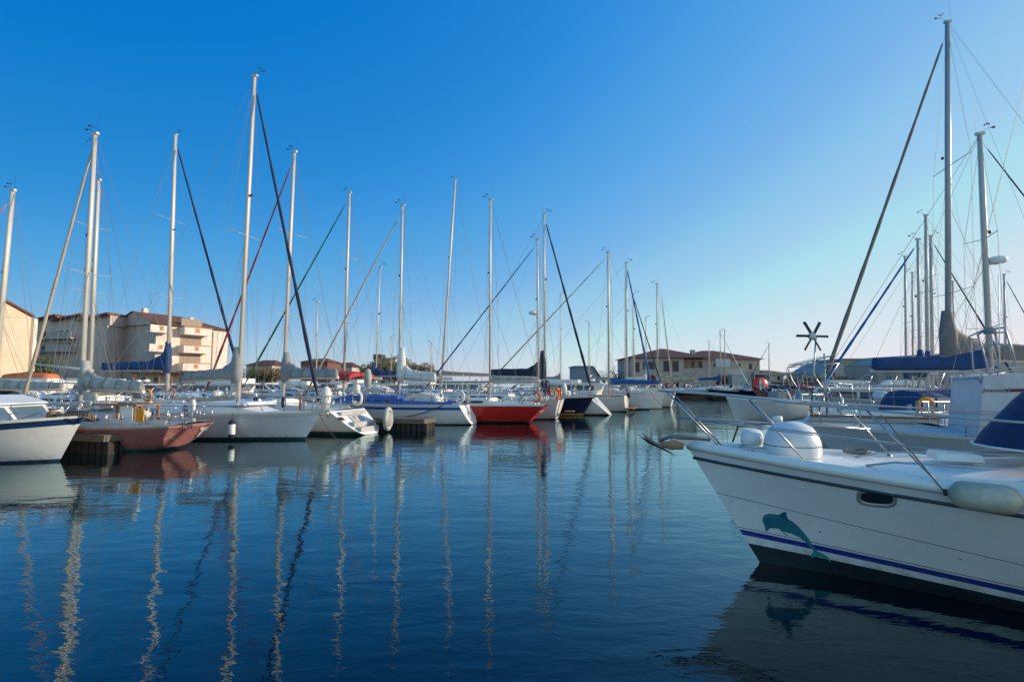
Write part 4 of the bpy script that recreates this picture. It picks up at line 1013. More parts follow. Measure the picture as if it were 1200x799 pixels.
# mast at the left edge
sailboat('BA', 'white sloop behind the motor sailer at the left edge, tall white mast leaning right', 168, 10, 3.2, 1.0, mast_at=(-6, 18.5), mast=(-6, 16, 224), hullm=W, dod=NAVY, rigkw=dict(forestay=ORANGE, stay_r=.05, backstay='single', r=.10, spread=(.42,), boom=(.9, 3.4, 0), cover=GREYL, cover_kw=dict(h0=.3, h1=.2, w=.14, wrap=False)))
sailboat('BB', 'white sloop with a radar on its mast, behind the faded red sloop', 168, 11, 3.4, 1.1, mast_at=(106, 22), mast=(106, 115, 211), hullm=WG, rigkw=dict(backstay='single', r=.10, spread=(.45,), radar=.58, boom=(1.2, -3.6, .35), cover=None), dod=GREYC)
sailboat('BB2', 'white ketch-like sloop with slim mast close beside the radar mast', 168, 10, 3.2, 1.05, mast_at=(99.5, 24.5), mast=(101, 108, 168), hullm=W, dod=BLUE, rigkw=dict(backstay='single', r=.06, spread=(.4, .66)))
sailboat('BC', 'white sloop with big royal blue sail cover in front of the beige apartment block', -12, 11.5, 3.6, 1.1, mast_at=(197, 26), mast=(197, 205, 158), hullm=W, dod=NAVY,
    rigkw=dict(forestay=NAVY, stay_r=.12, boom=(1.35, 5.0, .0), cover=BLUE, backstay='split', r=.13, spread=(.36, .66), cover_kw=dict(h0=1.15, h1=.42, w=.22)), pref_mx=.02)
r_, H_ = sailboat('BD', 'white sloop with red bimini and green furled headsail behind the cream sloop', 164, 11, 3.5, 1.15, mast_at=(403, 29.5), mast=(403, 410, 226), hullm=WG, rigkw=dict(forestay=GREENC, stay_r=.09, boom=(1.2, 2.5, 0), backstay='single', r=.10, spread=(.36, .68), cover=None), pref_mx=-.12)
c = local_of('BD', P(408, 440, BOATS['BD'][2].y)); bimini(r_, c.x - 1.45, c.x + 1.45, 1.4, 1.3, P(408, 441, BOATS['BD'][2].y).z, REDC, .22)
sailboat('BE', 'small white sloop with slim mast and blue sail cover in front of the round trees', -14, 8, 2.7, .95, mast_at=(440, 36), mast=(441, 446, 313), hullm=W, rigkw=dict(boom=(1.2, -2.3, 0), cover=BLUE, backstay='single', r=.06, spread=(.42,), cover_kw=dict(h0=.6, h1=.25, w=.18)))
sailboat('BF', 'small white sloop with short bare mast between the two long masts', 166, 7, 2.5, .9, mast_at=(371, 38), mast=(371, 372, 354), hullm=W, rigkw=dict(backstay='single', r=.06, spread=(.5,)))
# white cruiser with dark window band right behind the red sloop
r_, H_ = motorboat('MB1', 'white motor cruiser with long dark window band behind the faded red sloop', 168, 9.5, 3.2, 1.1, tuple(P(152, 446, free_spot(152, 22, 168, 9.5, 3.2)).xy) + (0,), W, style='cruiser')
r_, H_ = motorboat('MB2', 'white cabin boat with an orange and navy tender on its roof near the left edge', 170, 10, 3.3, 1.3, tuple(P(30, 446, free_spot(30, 20, 170, 10, 3.3)).xy) + (0,), WG, style='cruiser')
t = empty('tender', world_of('MB2', (-.3, 0, 2.19)), R(170), 'orange covered tender with navy top on the roof of the white cabin boat', 'tender')
rows = []
for i in range(11):
    x = lerp(-1.9, 1.9, i / 10); hw = .55 * (1 - abs(i / 10 - .42) ** 2.2 * 1.6); rows.append([(x, hw * math.cos(math.pi * j / 8), .16 + .40 * (1 - abs(i / 10 - .5) ** 2 * 1.2) * math.sin(math.pi * j / 8) ** .7) for j in range(9)])
MB().grid(rows, 0, True, capends=True).build('orange_cover', ORANGE, t)
MB().grid([[(p[0] * .6 - .2, p[1] * .55, p[2] * 1.02 + .05) for p in r] for r in rows], 0, True, capends=True).build('navy_cover', NAVY, t)
MB().box(-2.0, 2.0, -.5, .5, 0, .16, tx=-.1).build('hull', PLAST, t)
# scattered boats further back on the left side, each one a boat
rnd = random.Random(21)
desc = [('white open motorboat with grey windscreen', 'open', NAVY), ('white cabin cruiser', 'cruiser', NAVY), ('motorboat under a blue cover', 'covered', BLUE),
        ('motorboat under a grey cover', 'covered', GREYC), ('white flybridge cruiser', 'fly', NAVY), ('motorboat under a white cover', 'covered', WHITEC)]
spots = [ # px, depth, kind, L, angle, where
 (150, 31, 1, 7.5, 168, 'second behind the faded red sloop'), (215, 34, 0, 6.5, 168, 'behind the blue sail cover boat'), (238, 30.5, 1, 7, 170, 'just left of the tall mast of the long white sloop'),
 (262, 37, 4, 8, 168, 'below the right end of the beige apartments'), (300, 30, 1, 7, -12, 'right of the tall mast of the long white sloop'), (318, 36, 3, 7, 168, 'below the low brown trees on the left'),
 (345, 33, 4, 8, 168, 'behind the cream sloop bow'), (362, 42, 0, 6.5, -12, 'under the grey boom of the cream sloop'), (385, 37, 1, 7.5, 168, 'left of the red bimini'),
 (425, 40, 5, 7, 168, 'right of the red bimini'), (452, 44, 1, 8, -12, 'in front of the round trees, left part'), (486, 40, 4, 8, 166, 'in front of the round trees, behind the white sail cover'),
 (505, 46, 1, 7.5, -10, 'at the right foot of the round trees'), (545, 41, 1, 8, 166, 'behind the beige boom'), (600, 46, 0, 7, 166, 'behind the bright red sloop'),
 (655, 44, 4, 8.5, 166, 'behind the orange lifebuoys'), (672, 50, 1, 9, -10, 'behind the navy sloop'), (700, 52, 5, 8, 166, 'left of the port office, farther back'),
 (110, 36, 4, 9, 168, 'in front of the grey apartments'), (60, 31, 1, 9, 168, 'below the yellow gable'), (175, 40, 3, 7, 168, 'in front of the balconies'), (205, 45, 1, 8, 168, 'at the foot of the beige apartment block'),
 (280, 44, 0, 6.5, -12, 'farther back below the small houses'), (335, 46, 1, 7.5, 168, 'farthest back below the small houses'), (405, 48, 4, 8, 168, 'farther back behind the red bimini'), (30, 26, 1, 8, 168, 'behind the orange tenders')]
for i, (px, Y, k, L, a, wh) in enumerate(spots):
    d0, st, cv = desc[k]; Y = free_spot(px, Y, a, L + .6, L * .35 + .3); p = P(px, 446, Y)
    motorboat('S%d' % i, d0 + ' ' + wh, a + rnd.uniform(-4, 4), L, L * .35, rnd.uniform(.9, 1.15), (p.x, Y, 0), rnd.choice([W, WG, HM['blue'], HM['w8']]), style=st, canv=cv, glass=rnd.choice([GLASS, GLASSL, GLASSB]), arch=rnd.random() < .35, group='small motorboats moored behind the front row')
# extra far masts
far = [(249, 52, 251, 300, 'behind the blue furled headsail'), (325, 60, 326, 402, 'over the small houses'), (458, 62, 459, 395, 'over the round trees'), (505, 58, 506, 402, 'right of the round trees'),
       (657, 60, 657, 345, 'right of the navy mast'), (690, 58, 690, 378, 'over the slanted grey roof'), (757, 66, 757, 372, 'in front of the port office left window')]
for i, (px, Y, tpx, tpy, wh) in enumerate(far):
    Y = free_spot(px, Y, 168 if i % 2 else -12, 9.5, 3.0)
    if i < 2: continue
    sailboat('F%d' % i, 'distant white sloop with thin mast ' + wh, 168 if i % 2 else -12, 8.5, 2.8, 1.0, mast_at=(px, Y), mast=(px, tpx, tpy), hullm=rnd.choice([W, WG]), nst=2, wheel=False, group='distant sloops behind the front row',
             rigkw=dict(backstay='single', r=.07, spread=(.5,), boom=(.9, 2.6, 0), cover=rnd.choice([BLUE, GREYC, WHITEC]), cover_kw=dict(h0=.5, h1=.25, w=.18)))
# ================================================================== far boats in front of the port office
sailboat('O1', 'distant sloop with grey mast in front of the port office left wing', 168, 8, 2.7, .9, mast_at=(830, 78), mast=(830, 831, 400), hullm=HM['navy'], nst=2, wheel=False, rigkw=dict(backstay='single', r=.09, spread=(.5,)))
sailboat('O2', 'distant blue covered sloop with taller mast in front of the arched terrace', -12, 9, 2.9, .95, mast_at=(844.5, 74), mast=(844, 844, 388), hullm=HM['navy'], nst=2, wheel=False, rigkw=dict(backstay='single', r=.09, spread=(.5,), forestay=WHITEC, stay_r=.09, boom=(.9, 3, 0), cover=BLUE, cover_kw=dict(h0=.6, h1=.3, w=.2)))
sailboat('O3', 'distant sloop with dark mast beside the white sign of the port office', 168, 9, 2.9, .95, mast_at=(849, 80), mast=(849, 849, 387), hullm=WG, nst=2, wheel=False, rigkw=dict(mastm=ALUD, backstay='single', r=.09, spread=(.5,)))
sailboat('O4', 'distant sloop with lone mast over the low shed right of the port office', 168, 8, 2.7, .9, mast_at=(901, 76), mast=(901, 901, 403), hullm=WG, nst=2, wheel=False, rigkw=dict(forestay=NAVY, stay_r=.08, backstay='single', r=.09, spread=(.5,)))
for i, (px, Y, k, cv, wh) in enumerate([(800, 70, 0, NAVY, 'first from the left in front of the port office steps'), (824, 68, 2, BLUE, 'second from the left in front of the terrace'), (838, 73, 2, NAVY, 'in the middle of the blue boats'),
        (855, 69, 0, NAVY, 'below the burgundy awnings'), (872, 76, 2, BLUE, 'left of the red round buoy'), (893, 66, 1, NAVY, 'below the red round buoy')]):
    p = P(px, 446, Y); st = desc[k][1]; Y = free_spot(px, Y, 175, 6.4, 2.3); p = P(px, 446, Y)
    motorboat('Q%d' % i, 'distant dark blue motorboat ' + wh, 175, 6.2, 2.2, .85, (p.x, Y, 0), HM['navy'], style=st, canv=cv, group='dark blue boats in front of the port office')
for i, (px, Y, wh) in enumerate([(915, 60, 'left one'), (938, 57, 'right one')]):
    p = P(px, 446, Y); motorboat('RR%d' % i, 'dark red motorboat under a canvas cover in front of the brick wall, ' + wh, 172, 6.5, 2.3, .9, (p.x, Y, 0), HM['red2'] if i else HM['red1'], style='covered', canv=MAROON if i else NAVY, group='dark red boats by the brick wall')
# ================================================================== right hand group
r_, H_ = sailboat('ARCH', 'white cruising sloop with blue spray hood, wind generator and stainless stern arch', -12, 11, 3.5, 1.12, mast_at=(1160, 16), mast=(1160, 1147.5, 158), hullm=WG, railm=TEAK,
    hkw=dict(stype='reverse', so=.5, sw=.7), rigkw=dict(forestay=NAVY, stay_r=.045, boom=(1.0, 3.2, .0, .0), cover=BLUE, backstay='split', r=.11, spread=(.27, .6), radar=.52, cover_kw=dict(h0=.55, h1=.36, w=.24, wrap=False)), pref_mx=.05, nst=4, wheel=True)
mxa = BOATS['ARCH'][4]; q = local_of('ARCH', P(1097, 480, 15.8))
zt_ = local_of('ARCH', P(1097, 459, 15.0)).z; zb_ = 1.12; X0, X1 = q.x - .85, q.x + .8
rows = []
for (x, zz) in ((X0, zb_), (X0 + .12, lerp(zb_, zt_, .7)), (X0 + .25, zt_ - .03), (X0 + .6, zt_ - .02), (X0 + .9, zt_ - .07), (X1 - .2, zt_ + .02), (X1, zt_ - .06), (X1, zb_)):
    rows.append([(x, -1.15, zb_), (x, -1.13, max(zb_, zz - .12)), (x, -.8, zz), (x, 0, max(zb_, zz + .05)), (x, .8, zz), (x, 1.13, max(zb_, zz - .12)), (x, 1.15, zb_)])
sh = MB().grid(rows, 0, False).build('spray_hood', BLUE, r_)
for xa_, xb_ in ((X0 + .25, X0 + .55), (X0 + .6, X1 - .35)):
    MB().add([(xa_ - (.06 if xa_ < X0 + .3 else 0), -1.165, lerp(zb_, zt_, .18)), (xb_, -1.165, lerp(zb_, zt_, .18)), (xb_, -1.155, lerp(zb_, zt_, .76)), (xa_, -1.155, lerp(zb_, zt_, .76))], [(0, 1, 2, 3)]).build('window', mat('clouded_vinyl', (.50, .46, .40), .5, var=.15), sh)
x0 = H_.x(0, H_.S(0)); z0 = H_.S(0)
mb = MB()
for sd in (1, -1):
    y = sd * 1.25
    mb.tube([(x0 + .9, y, z0), (x0 + .25, y * .95, z0 + 1.1), (x0 + .1, y * .9, z0 + 1.55), (x0 + .1, 0, z0 + 1.62)], .019, 6)
    mb.tube([(x0 + .2, y, z0), (x0 + .55, y * .95, z0 + 1.1), (x0 + .9, y * .9, z0 + 1.62), (x0 + .9, 0, z0 + 1.68)], .019, 6)
    mb.tube([(x0 + .1, y * .9, z0 + 1.55), (x0 + .9, y * .9, z0 + 1.62)], .016, 6)
    mb.tube([(x0 + .6, y, z0 + .5), (x0 - .9, y * .8, z0 + .95)], .016, 6); mb.tube([(x0 + .2, y, z0), (x0 - .9, y * .8, z0 + .95)], .014, 6)
    for k in range(3): mb.tube([(x0 + .3 + k * .25, y * .93, z0 + .1), (x0 + .05 + k * .32, y * .9, z0 + 1.5)], .011, 5)
mb.build('stern_arch', INOX, r_)
mb = MB(); mb.add([(x0 - .0, -.7, z0 + 1.64), (x0 + .95, -.7, z0 + 1.90), (x0 + .95, .7, z0 + 1.90), (x0 - .0, .7, z0 + 1.64), (x0 - .0, -.7, z0 + 1.61), (x0 + .95, -.7, z0 + 1.87), (x0 + .95, .7, z0 + 1.87), (x0 - .0, .7, z0 + 1.61)],
   [(0, 1, 2, 3), (7, 6, 5, 4), (0, 4, 5, 1), (1, 5, 6, 2), (2, 6, 7, 3), (3, 7, 4, 0)]); mb.build('solar_panel', mat('solar_cells', (.015, .018, .035), .15), r_)
MB().box(x0 + .3, x0 + .35, .6, 1.1, z0 + .35, z0 + .75).build('blue_board', mat('pale_blue_panel', (.25, .45, .60), .5), r_)
# wind generator on its own pole, part of the boat
bl = local_of('ARCH', P(951, 394, 15.4)); px_ = bl.x; py_ = bl.y
mb = MB(); mb.tube([(px_ + .12, py_ * .6, z0), (px_ + .12, py_, bl.z - .02)], .024, 8); mb.tube([(px_ + .32, py_, z0), (px_ + .32, py_, z0 + 1.9)], .02, 6); mb.build('generator_pole', INOX, r_)
hub = bpy.data.objects.new('wind_generator', MB().lathe([(0, -.16), (.04, -.15), (.07, -.02), (.115, .0), (.12, .05), (.08, .10), (0, .11)], 18, axis='y').build('x', mat('pale_generator', (.55, .56, .56), .4)).data)
bpy.data.objects.remove(bpy.data.objects['x']); C.objects.link(hub); hub.parent = r_; hub.location = (px_, py_, bl.z); hub.rotation_euler = (0, 0, R(180 + 14))
for k in range(6):
    a = R(60 * k + 2); ca, sa = math.cos(a), math.sin(a)
    def bp_(r, w_, y): return (r * ca - w_ * sa, y, r * sa + w_ * ca)
    MB().add([bp_(.09, -.035, .045), bp_(.5, -.045, .03), bp_(.49, .03, .06), bp_(.09, .035, .08), bp_(.09, -.035, .035), bp_(.5, -.045, .02), bp_(.49, .03, .05), bp_(.09, .035, .07)],
             [(0, 1, 2, 3), (7, 6, 5, 4), (0, 4, 5, 1), (1, 5, 6, 2), (2, 6, 7, 3), (3, 7, 4, 0)]).build('blade', BLACK, hub)
# dinghy hung behind the arch
a = P(852, 467, 14.6); b2 = P(934, 471, 15.0); mid = (a + b2) / 2
dg_ = empty('dinghy', (mid.x, mid.y, mid.z - .55), math.atan2(a.y - b2.y, a.x - b2.x), 'white rigid dinghy hanging from davits behind the stainless arch', 'dinghy')
DH = Hull((a - b2).length + .05, 1.15, .55, bow=1.18, stern=1.0, oh=.28, full=2.2, sw=.85, draft=.08, kb=.8)
DH.build(dg_, hull_mat('dinghy_white', (.66, .68, .70), anti_z=-1), GEL, None, nt_=16, nw=8, rail=PLAST)
mb = MB(); mb.tube([(-.75, -.25, .55), (-.6, -.25, .85), (-.6, .25, .85), (-.75, .25, .55)], .02, 6); mb.tube([(-.35, -.2, .56), (-.5, -.2, .86)], .02); mb.build('folded_seat_frame', PLAST, dg_)
MB().box(-.62, -.35, -.22, .22, .62, .8).build('grey_seat_back', GREYC, dg_)
mb = MB(); mb.box(-.5, .6, -.02, .02, -.16, -.02); mb.build('skeg', GREYL, dg_)
tagk = 0
# white posts and wooden piles near the dinghy
# flybridge boat with lettering
FA = R(150); w = 1.3; FR = Matrix.Rotation(FA, 3, 'Z'); corner = P(1133, 505, 10.4)
frt = corner - FR @ Vector((1.7, w, 0)); frt.z = 0
FHm = hull_mat('flybridge_hull', (.66, .67, .68))
fb = empty('motor_yacht', frt, FA, 'white flybridge motor yacht with maker lettering and burgundy stripe, at the right edge', 'motor yacht')
FL = Hull(9.0, 3.2, 1.02, bow=1.1, oh=.9, sw=.85, full=2.4)
FL.build(fb, FHm, DECK)
BOATS['FLY'] = (fb, FL, Vector(frt), FA, 0); reg('FLY', frt, FA, 9, 3.2)
rails(fb, FL, None, h=.5, nst=3)
def fl(px, py, off=0.0):    # pixel to the plane of the near side
    o = FR.transposed() @ (Vector((0, 0, CAMZ)) - frt); d = FR.transposed() @ ray(px, py)
    k = (w + off - o.y) / d.y; q = o + d * k; return (q.x, q.z)
lo = fl(1147, 505); hi = fl(1153, 440); zb_ = .98; slope = (lo[0] - hi[0]) / (hi[1] - lo[1])
pol = [(lo[0] + slope * (lo[1] - zb_), zb_), (hi[0], hi[1]), (hi[0] - .5, hi[1] + .05), (hi[0] - 3.4, hi[1] + .12), (hi[0] - 3.6, zb_)]
MB().prism(pol, -w, w).build('superstructure', mat('flybridge_gelcoat', (.60, .60, .62), .35), fb)
yy = w + .006
def fquad(pts, y): return MB().add([(fl(*p)[0], y, fl(*p)[1]) for p in pts], [tuple(range(len(pts)))])
fquad([(1184, 455.5), (1215, 455), (1215, 459), (1184, 459)], yy + .002).build('burgundy_stripe', mat('burgundy_vinyl', (.14, .02, .04), .4), fb)
tx = text_mesh('Jeanneau', .125, mat('dark_lettering', (.05, .05, .07), .5), 'lettering', fb, italic=.25, bold=.0)
tx.scale = (1.0, .82, 1); q = fl(1165.5, 457.2); tx.location = (q[0] - .04, yy + .006, q[1]); tx.rotation_euler = (R(90), 0, R(180))
q = fl(1180, 457); MB().add([(q[0] + .05, yy + .002, q[1] + .05), (q[0] - .0, yy + .002, q[1] - .03), (q[0] - .06, yy + .002, q[1] + .05), (q[0] - .0, yy + .002, q[1] + .01)], [(0, 1, 2, 3)]).build('small_emblem', mat('dark_lettering', (0, 0, 0)), fb)
fquad([(1168, 437), (1170, 437), (1170, 439), (1168, 439)], yy + .003).build('rivet', BLACK, fb)
mb = MB()
rp0 = [fl(1150, 449), fl(1148, 443), fl(1151, 438), fl(1157, 434), fl(1170, 432), fl(1215, 428)]
for sd in (1, -1):
    for o_ in (0, .06): mb.tube([(p[0] - o_ * 1.2, sd * (w - .02 + .0), p[1] - o_ * .9) for p in rp0], .014, 6)
mb.tube([(rp0[1][0], w - .02, rp0[1][1]), (rp0[1][0], -w + .02, rp0[1][1])], .014)
mb.build('flybridge_rail', INOX, fb)
mb = MB(); F = lambda px, py, sd=1: (fl(px, py)[0], sd * (w - .35), fl(px, py)[1])
for sd in (1, -1):
    mb.tube([F(1199, 430, sd), F(1192, 405, sd), F(1184, 382, sd), (F(1180, 379)[0], 0, F(1180, 379)[2])], .022, 6)
    mb.tube([F(1178, 433, sd), F(1175, 400, sd), F(1172, 384, sd), (F(1176, 380)[0], 0, F(1176, 380)[2])], .022, 6)
    mb.tube([F(1176, 402, sd), F(1191, 402, sd)], .016); mb.tube([F(1173, 388, sd), F(1187, 388, sd)], .016)
mb.tube([(F(1176, 402)[0], -w + .35, F(1176, 402)[2]), (F(1176, 402)[0], w - .35, F(1176, 402)[2])], .016)
mb.build('radar_arch', INOX, fb)
mb = MB(); c_ = F(1166, 386); mb.lathe([(0, -.06), (.10, -.06), (.11, 0), (.08, .06), (0, .07)], 10, c=c_); mb.tube([c_, F(1173, 388)], .015); mb.build('searchlight', GREYC, fb)
mb = MB(); mb.tube([F(1178, 433), F(1177, 318)], [.014, .007], 5); mb.build('antenna', PLAST, fb)
# sloop with the tallest mast, grey cover with pale square badge
r_, H_ = sailboat('R1', 'big white sloop with the tallest mast on the right and a taupe sail cover', 167, 13, 4.0, 1.25, mast_at=(1110, 18.5), mast=(1110, 1108, 29), hullm=W,
    rigkw=dict(mastm=ALUD, forestay=mat('taupe_canvas', (.20, .17, .16), .85, bump=.4, bscale=8), stay_r=.115, boom=(1.35, 4.3, -.2, -.4), cover=mat('taupe_canvas', (0, 0, 0)), backstay='split', r=.14, spread=(.26, .60), spr_len=1.25, cover_kw=dict(h0=1.2, h1=.5, w=.26)), pref_mx=.155, nst=5, hold=True)
mr = BOATS['R1'][4]; bd = local_of('R1', P(1119, 434, 17.9))
MB().box(bd.x - .14, bd.x + .14, .30 + .0, .312, bd.z - .1, bd.z + .1).build('badge', PLAST, r_)
# others with masts over the warehouses
sailboat('R2', 'white sloop right of the blue furled headsail, mast with two spreaders over the warehouses', 167, 11, 3.5, 1.15, mast_at=(1086, 29), mast=(1086, 1084, 253), hullm=WG, rigkw=dict(backstay='single', r=.13, spread=(.33, .64), boom=(1.1, 3.6, 0), cover=BLUE, cover_kw=dict(h0=.8, h1=.3, w=.2)), nst=3)
sailboat('R3', 'white sloop with dark furled headsail sloping right behind the tallest mast', -12, 11, 3.5, 1.15, mast_at=(1092, 31), mast=(1092, 1090, 277), hullm=W, rigkw=dict(forestay=NAVY, stay_r=.08, backstay='single', r=.13, spread=(.33, .64)), nst=3)
sailboat('R4', 'white sloop with bright blue furled headsail sloping left', 167, 11, 3.5, 1.15, mast_at=(1077, 27), mast=(1077, 1075, 281), hullm=W, rigkw=dict(forestay=ROYAL, stay_r=.11, backstay='single', r=.10, spread=(.36, .64), boom=(1.0, 3.5, 0), cover=BLUE, cover_kw=dict(h0=.8, h1=.3, w=.2)), nst=3)
sailboat('R5', 'white sloop with shorter thin mast left of the bundle of masts', 167, 10, 3.2, 1.1, mast_at=(1061, 36), mast=(1061, 1060, 301), hullm=WG, rigkw=dict(backstay='single', r=.10, spread=(.5,), boom=(1.0, 3.2, 0), cover=BLUE, cover_kw=dict(h0=.6, h1=.3, w=.2)), nst=3)
sailboat('R6b', 'white sloop with thin mast second from left in the bundle', 167, 9.5, 3.1, 1.1, mast_at=(1069, 40), mast=(1069, 1068.5, 320), hullm=W, rigkw=dict(backstay='single', r=.09, spread=(.5,)), nst=3)
sailboat('R7', 'white sloop with slim mast far right beyond the flybridge arch', -12, 9.5, 3.1, 1.1, mast_at=(1178, 33), mast=(1178, 1176, 322), hullm=W, rigkw=dict(backstay='single', r=.10, spread=(.5,), forestay=NAVY, stay_r=.07), nst=3)
sailboat('R8', 'low white sloop with bare mast leaning close to the tallest mast', 167, 9.0, 3.0, 1.05, mast_at=(1119, 34), mast=(1119, 1116, 330), hullm=W, rigkw=dict(backstay='single', r=.09, spread=(.5,), boom=(1.0, 3.2, 0), cover=NAVY, cover_kw=dict(h0=.6, h1=.3, w=.2)), nst=3)
sailboat('R9', 'white sloop moored closest behind the foreground yacht, low deck full of rails', -14, 9.0, 3.0, 1.0, mast_at=(1262, 13), mast=(1262, 1258, -150), hullm=W, rigkw=dict(backstay='single', r=.10, spread=(.5,)), nst=4, cabh=.3)
ms = [(1000, 40, 1, NAVY, 'under the beige warehouse left end'), (1040, 34, 2, BLUE, 'left of the blue spray hood, farther back'), (975, 31, 0, NAVY, 'between the stainless arch and the warehouses'), (1120, 27, 2, NAVY, 'right of the blue spray hood, farther back'),
      (1010, 24, 1, NAVY, 'just right of the stainless arch'), (1055, 45, 4, NAVY, 'at the foot of the mast bundle'), (1150, 38, 4, NAVY, 'behind the taupe sail cover'), (985, 52, 4, NAVY, 'by the quay below the dark hedge')]
for i, (px, Y, k, cv, wh) in enumerate(ms):
    Y = free_spot(px, Y, 167, 8, 2.9); p = P(px, 446, Y); motorboat('MS%d' % i, desc[k][0] + ' ' + wh, 167 + rnd.uniform(-5, 5), 7.5, 2.6, 1.0, (p.x, Y, 0), rnd.choice([W, WG]), style=desc[k][1], canv=cv, arch=i % 2 == 0, group='small motorboats on the right side')
# ================================================================== jetties
def jetty(label, x0, x1, y0, y1, ztop, piles=True, rot=0, name='jetty'):
    a_ = R(rot); c = Vector((x1, y0, 0)) - Matrix.Rotation(a_, 3, 'Z') @ Vector(((x1 - x0) / 2, -(y1 - y0) / 2, 0)); t = empty(name, c, R(rot), label, 'jetty'); a, b = (x1 - x0) / 2, (y1 - y0) / 2
    mb = MB(); n = max(2, int(2 * max(a, b) / .16))
    if a > b:
        for i in range(n): mb.box(-a + 2 * a * i / n, -a + 2 * a * (i + 1) / n - .012, -b, b, ztop - .05, ztop + random.uniform(-.004, .004))
    else:
        for i in range(n): mb.box(-a, a, -b + 2 * b * i / n, -b + 2 * b * (i + 1) / n - .012, ztop - .05, ztop + random.uniform(-.004, .004))
    mb.build('planks', WOODP, t)
    mb = MB(); mb.box(-a + .02, a - .02, -b - .0, -b + .06, ztop - .2, ztop - .052); mb.box(-a + .02, a - .02, b - .06, b, ztop - .2, ztop - .052); mb.box(a - .08, a, -b + .062, b - .062, ztop - .2, ztop - .052); mb.build('edge_beam', WOODP, t)
    mb = MB(); k = -a + .1
    while k < a:
        mb.box(k, k + .2, -b + .08, -b + .26, -.6, ztop - .21); k += .26
    k = -b + .3
    while k < b: mb.box(a - .28, a - .1, k, k + .2, -.6, ztop - .21); k += .26
    mb.build('pile_screen', PILE, t)
    return t
e = G(497, 506); jetty('short wooden jetty with dark piles between the cream sloop and the blue banded sloop', e.x - 7.5, e.x, e.y, e.y + 1.2, .54, rot=-17)
e = G(121, 533); jetty('short wooden jetty with dark piles between the white motor sailer and the faded red sloop', e.x - 7, e.x, e.y, e.y + .6, .58, rot=-14)
jetty('long walkway behind the front row of boats', -27, -15.5, 27.5, 29.0, .7)
# bollard on nearest jetty
# ================================================================== land
def sheet(name, pts, z, m, kind='structure'):
    return tag(MB().add([(x, y, z) for x, y in pts], [tuple(range(len(pts)))]).build(name, m), kind=kind)
WALLQ = mat('quay_stone', (.16, .15, .135), .9, var=.35, scale=1.2)
def quay(name, pts, z=.95):
    n = len(pts); mb = MB(); mb.add([(x, y, z) for x, y in pts] + [(x, y, -1) for x, y in pts], [tuple(range(n))] + [(i, (i + 1) % n, (i + 1) % n + n, i + n) for i in range(n)])
    return tag(mb.build(name, WALLQ), kind='structure')
quay('quay', [(-300, 60), (-17, 60), (-15, 75), (-13, 120), (-300, 300)])
quay('ground', [(22, 92), (40, 90), (47, 62), (300, 62), (600, 400), (60, 260), (20, 130)])
tag(MB().box(-300, 100, 640, 655, -.5, 1.6, ty=3).build('breakwater', mat('dark_rocks', (.05, .055, .06), .9, var=.4, scale=.2)), kind='structure')
# ================================================================== buildings
STU_Y = mat('warm_stucco', (.60, .49, .35), .85, var=.14, scale=.5, bump=.3, bscale=6)
STU_P = mat('pinkish_stucco', (.74, .60, .50), .85, var=.14, scale=.5, bump=.3, bscale=6)
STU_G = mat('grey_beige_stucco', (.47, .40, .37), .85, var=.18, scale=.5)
STU_PO = mat('port_office_stucco', (.42, .38, .33), .85, var=.18, scale=.4)
WALLG = mat('warehouse_cladding', (.36, .34, .30), .7, var=.15, scale=.3, stretch=(8, 8, .4))
TILE = mat('roof_tiles', (.17, .075, .045), .9, var=.45, scale=1.5, stretch=(1, 6, 1), bump=.6, bscale=3)
TILED = mat('dark_roof_tiles', (.10, .04, .035), .9, var=.4, scale=1.5)
BALC = mat('balcony_white', (.66, .60, .53), .7)
OCH = mat('ochre_panel', (.45, .20, .10), .7)
SHUT = mat('white_shutter', (.62, .60, .56), .6, var=.1)
BRICK = mat('brick_wall', (.17, .075, .05), .9, var=.35, scale=2)
def frame_of(A, B):
    A = Vector((A[0], A[1], 0)); B = Vector((B[0], B[1], 0)); d = (B - A); return A, d.length, math.atan2(d.y, d.x)
def openings(par, wins, y, m, fm=None, depth=.1, name='window'):
    for (x0, x1, z0, z1) in wins:
        w = MB().box(x0, x1, y - .0, y + .03, z0, z1).build(name, fm or SHUT, par)
        MB().box(x0 + .07, x1 - .07, y - .02, y - .002, z0 + .07, z1 - .07).build('pane', m, w)
# local axes: x along the facade, y into the building (facade at y=0, outside is -y)
# -- yellow gable at the left edge
A, L, a = frame_of(P(-80, 446, 38.5)[:2], P(31.5, 446, 47.5)[:2])
b = empty('apartment_building', A, a, 'warm yellow blank gable wall with sloping roof edge at the far left', 'building')
zt = P(31.5, 372, 47.5).z; zl = P(-80, 310, 38.5).z
MB().prism([(0, .9), (L, .9), (L, zt), (0, zt + 2.7)], 0, 14).build('wall', STU_Y, b)
MB().prism([(-.1, zt + 2.76), (L + .15, zt + .03), (L + .15, zt + .22), (-.1, zt + 2.95)], -.2, 14.2).build('roof', TILE, b)
MB().box(L + .01, L + .45, -.25, .3, .9, zt - .1).build('corner_pier', STU_P, b)
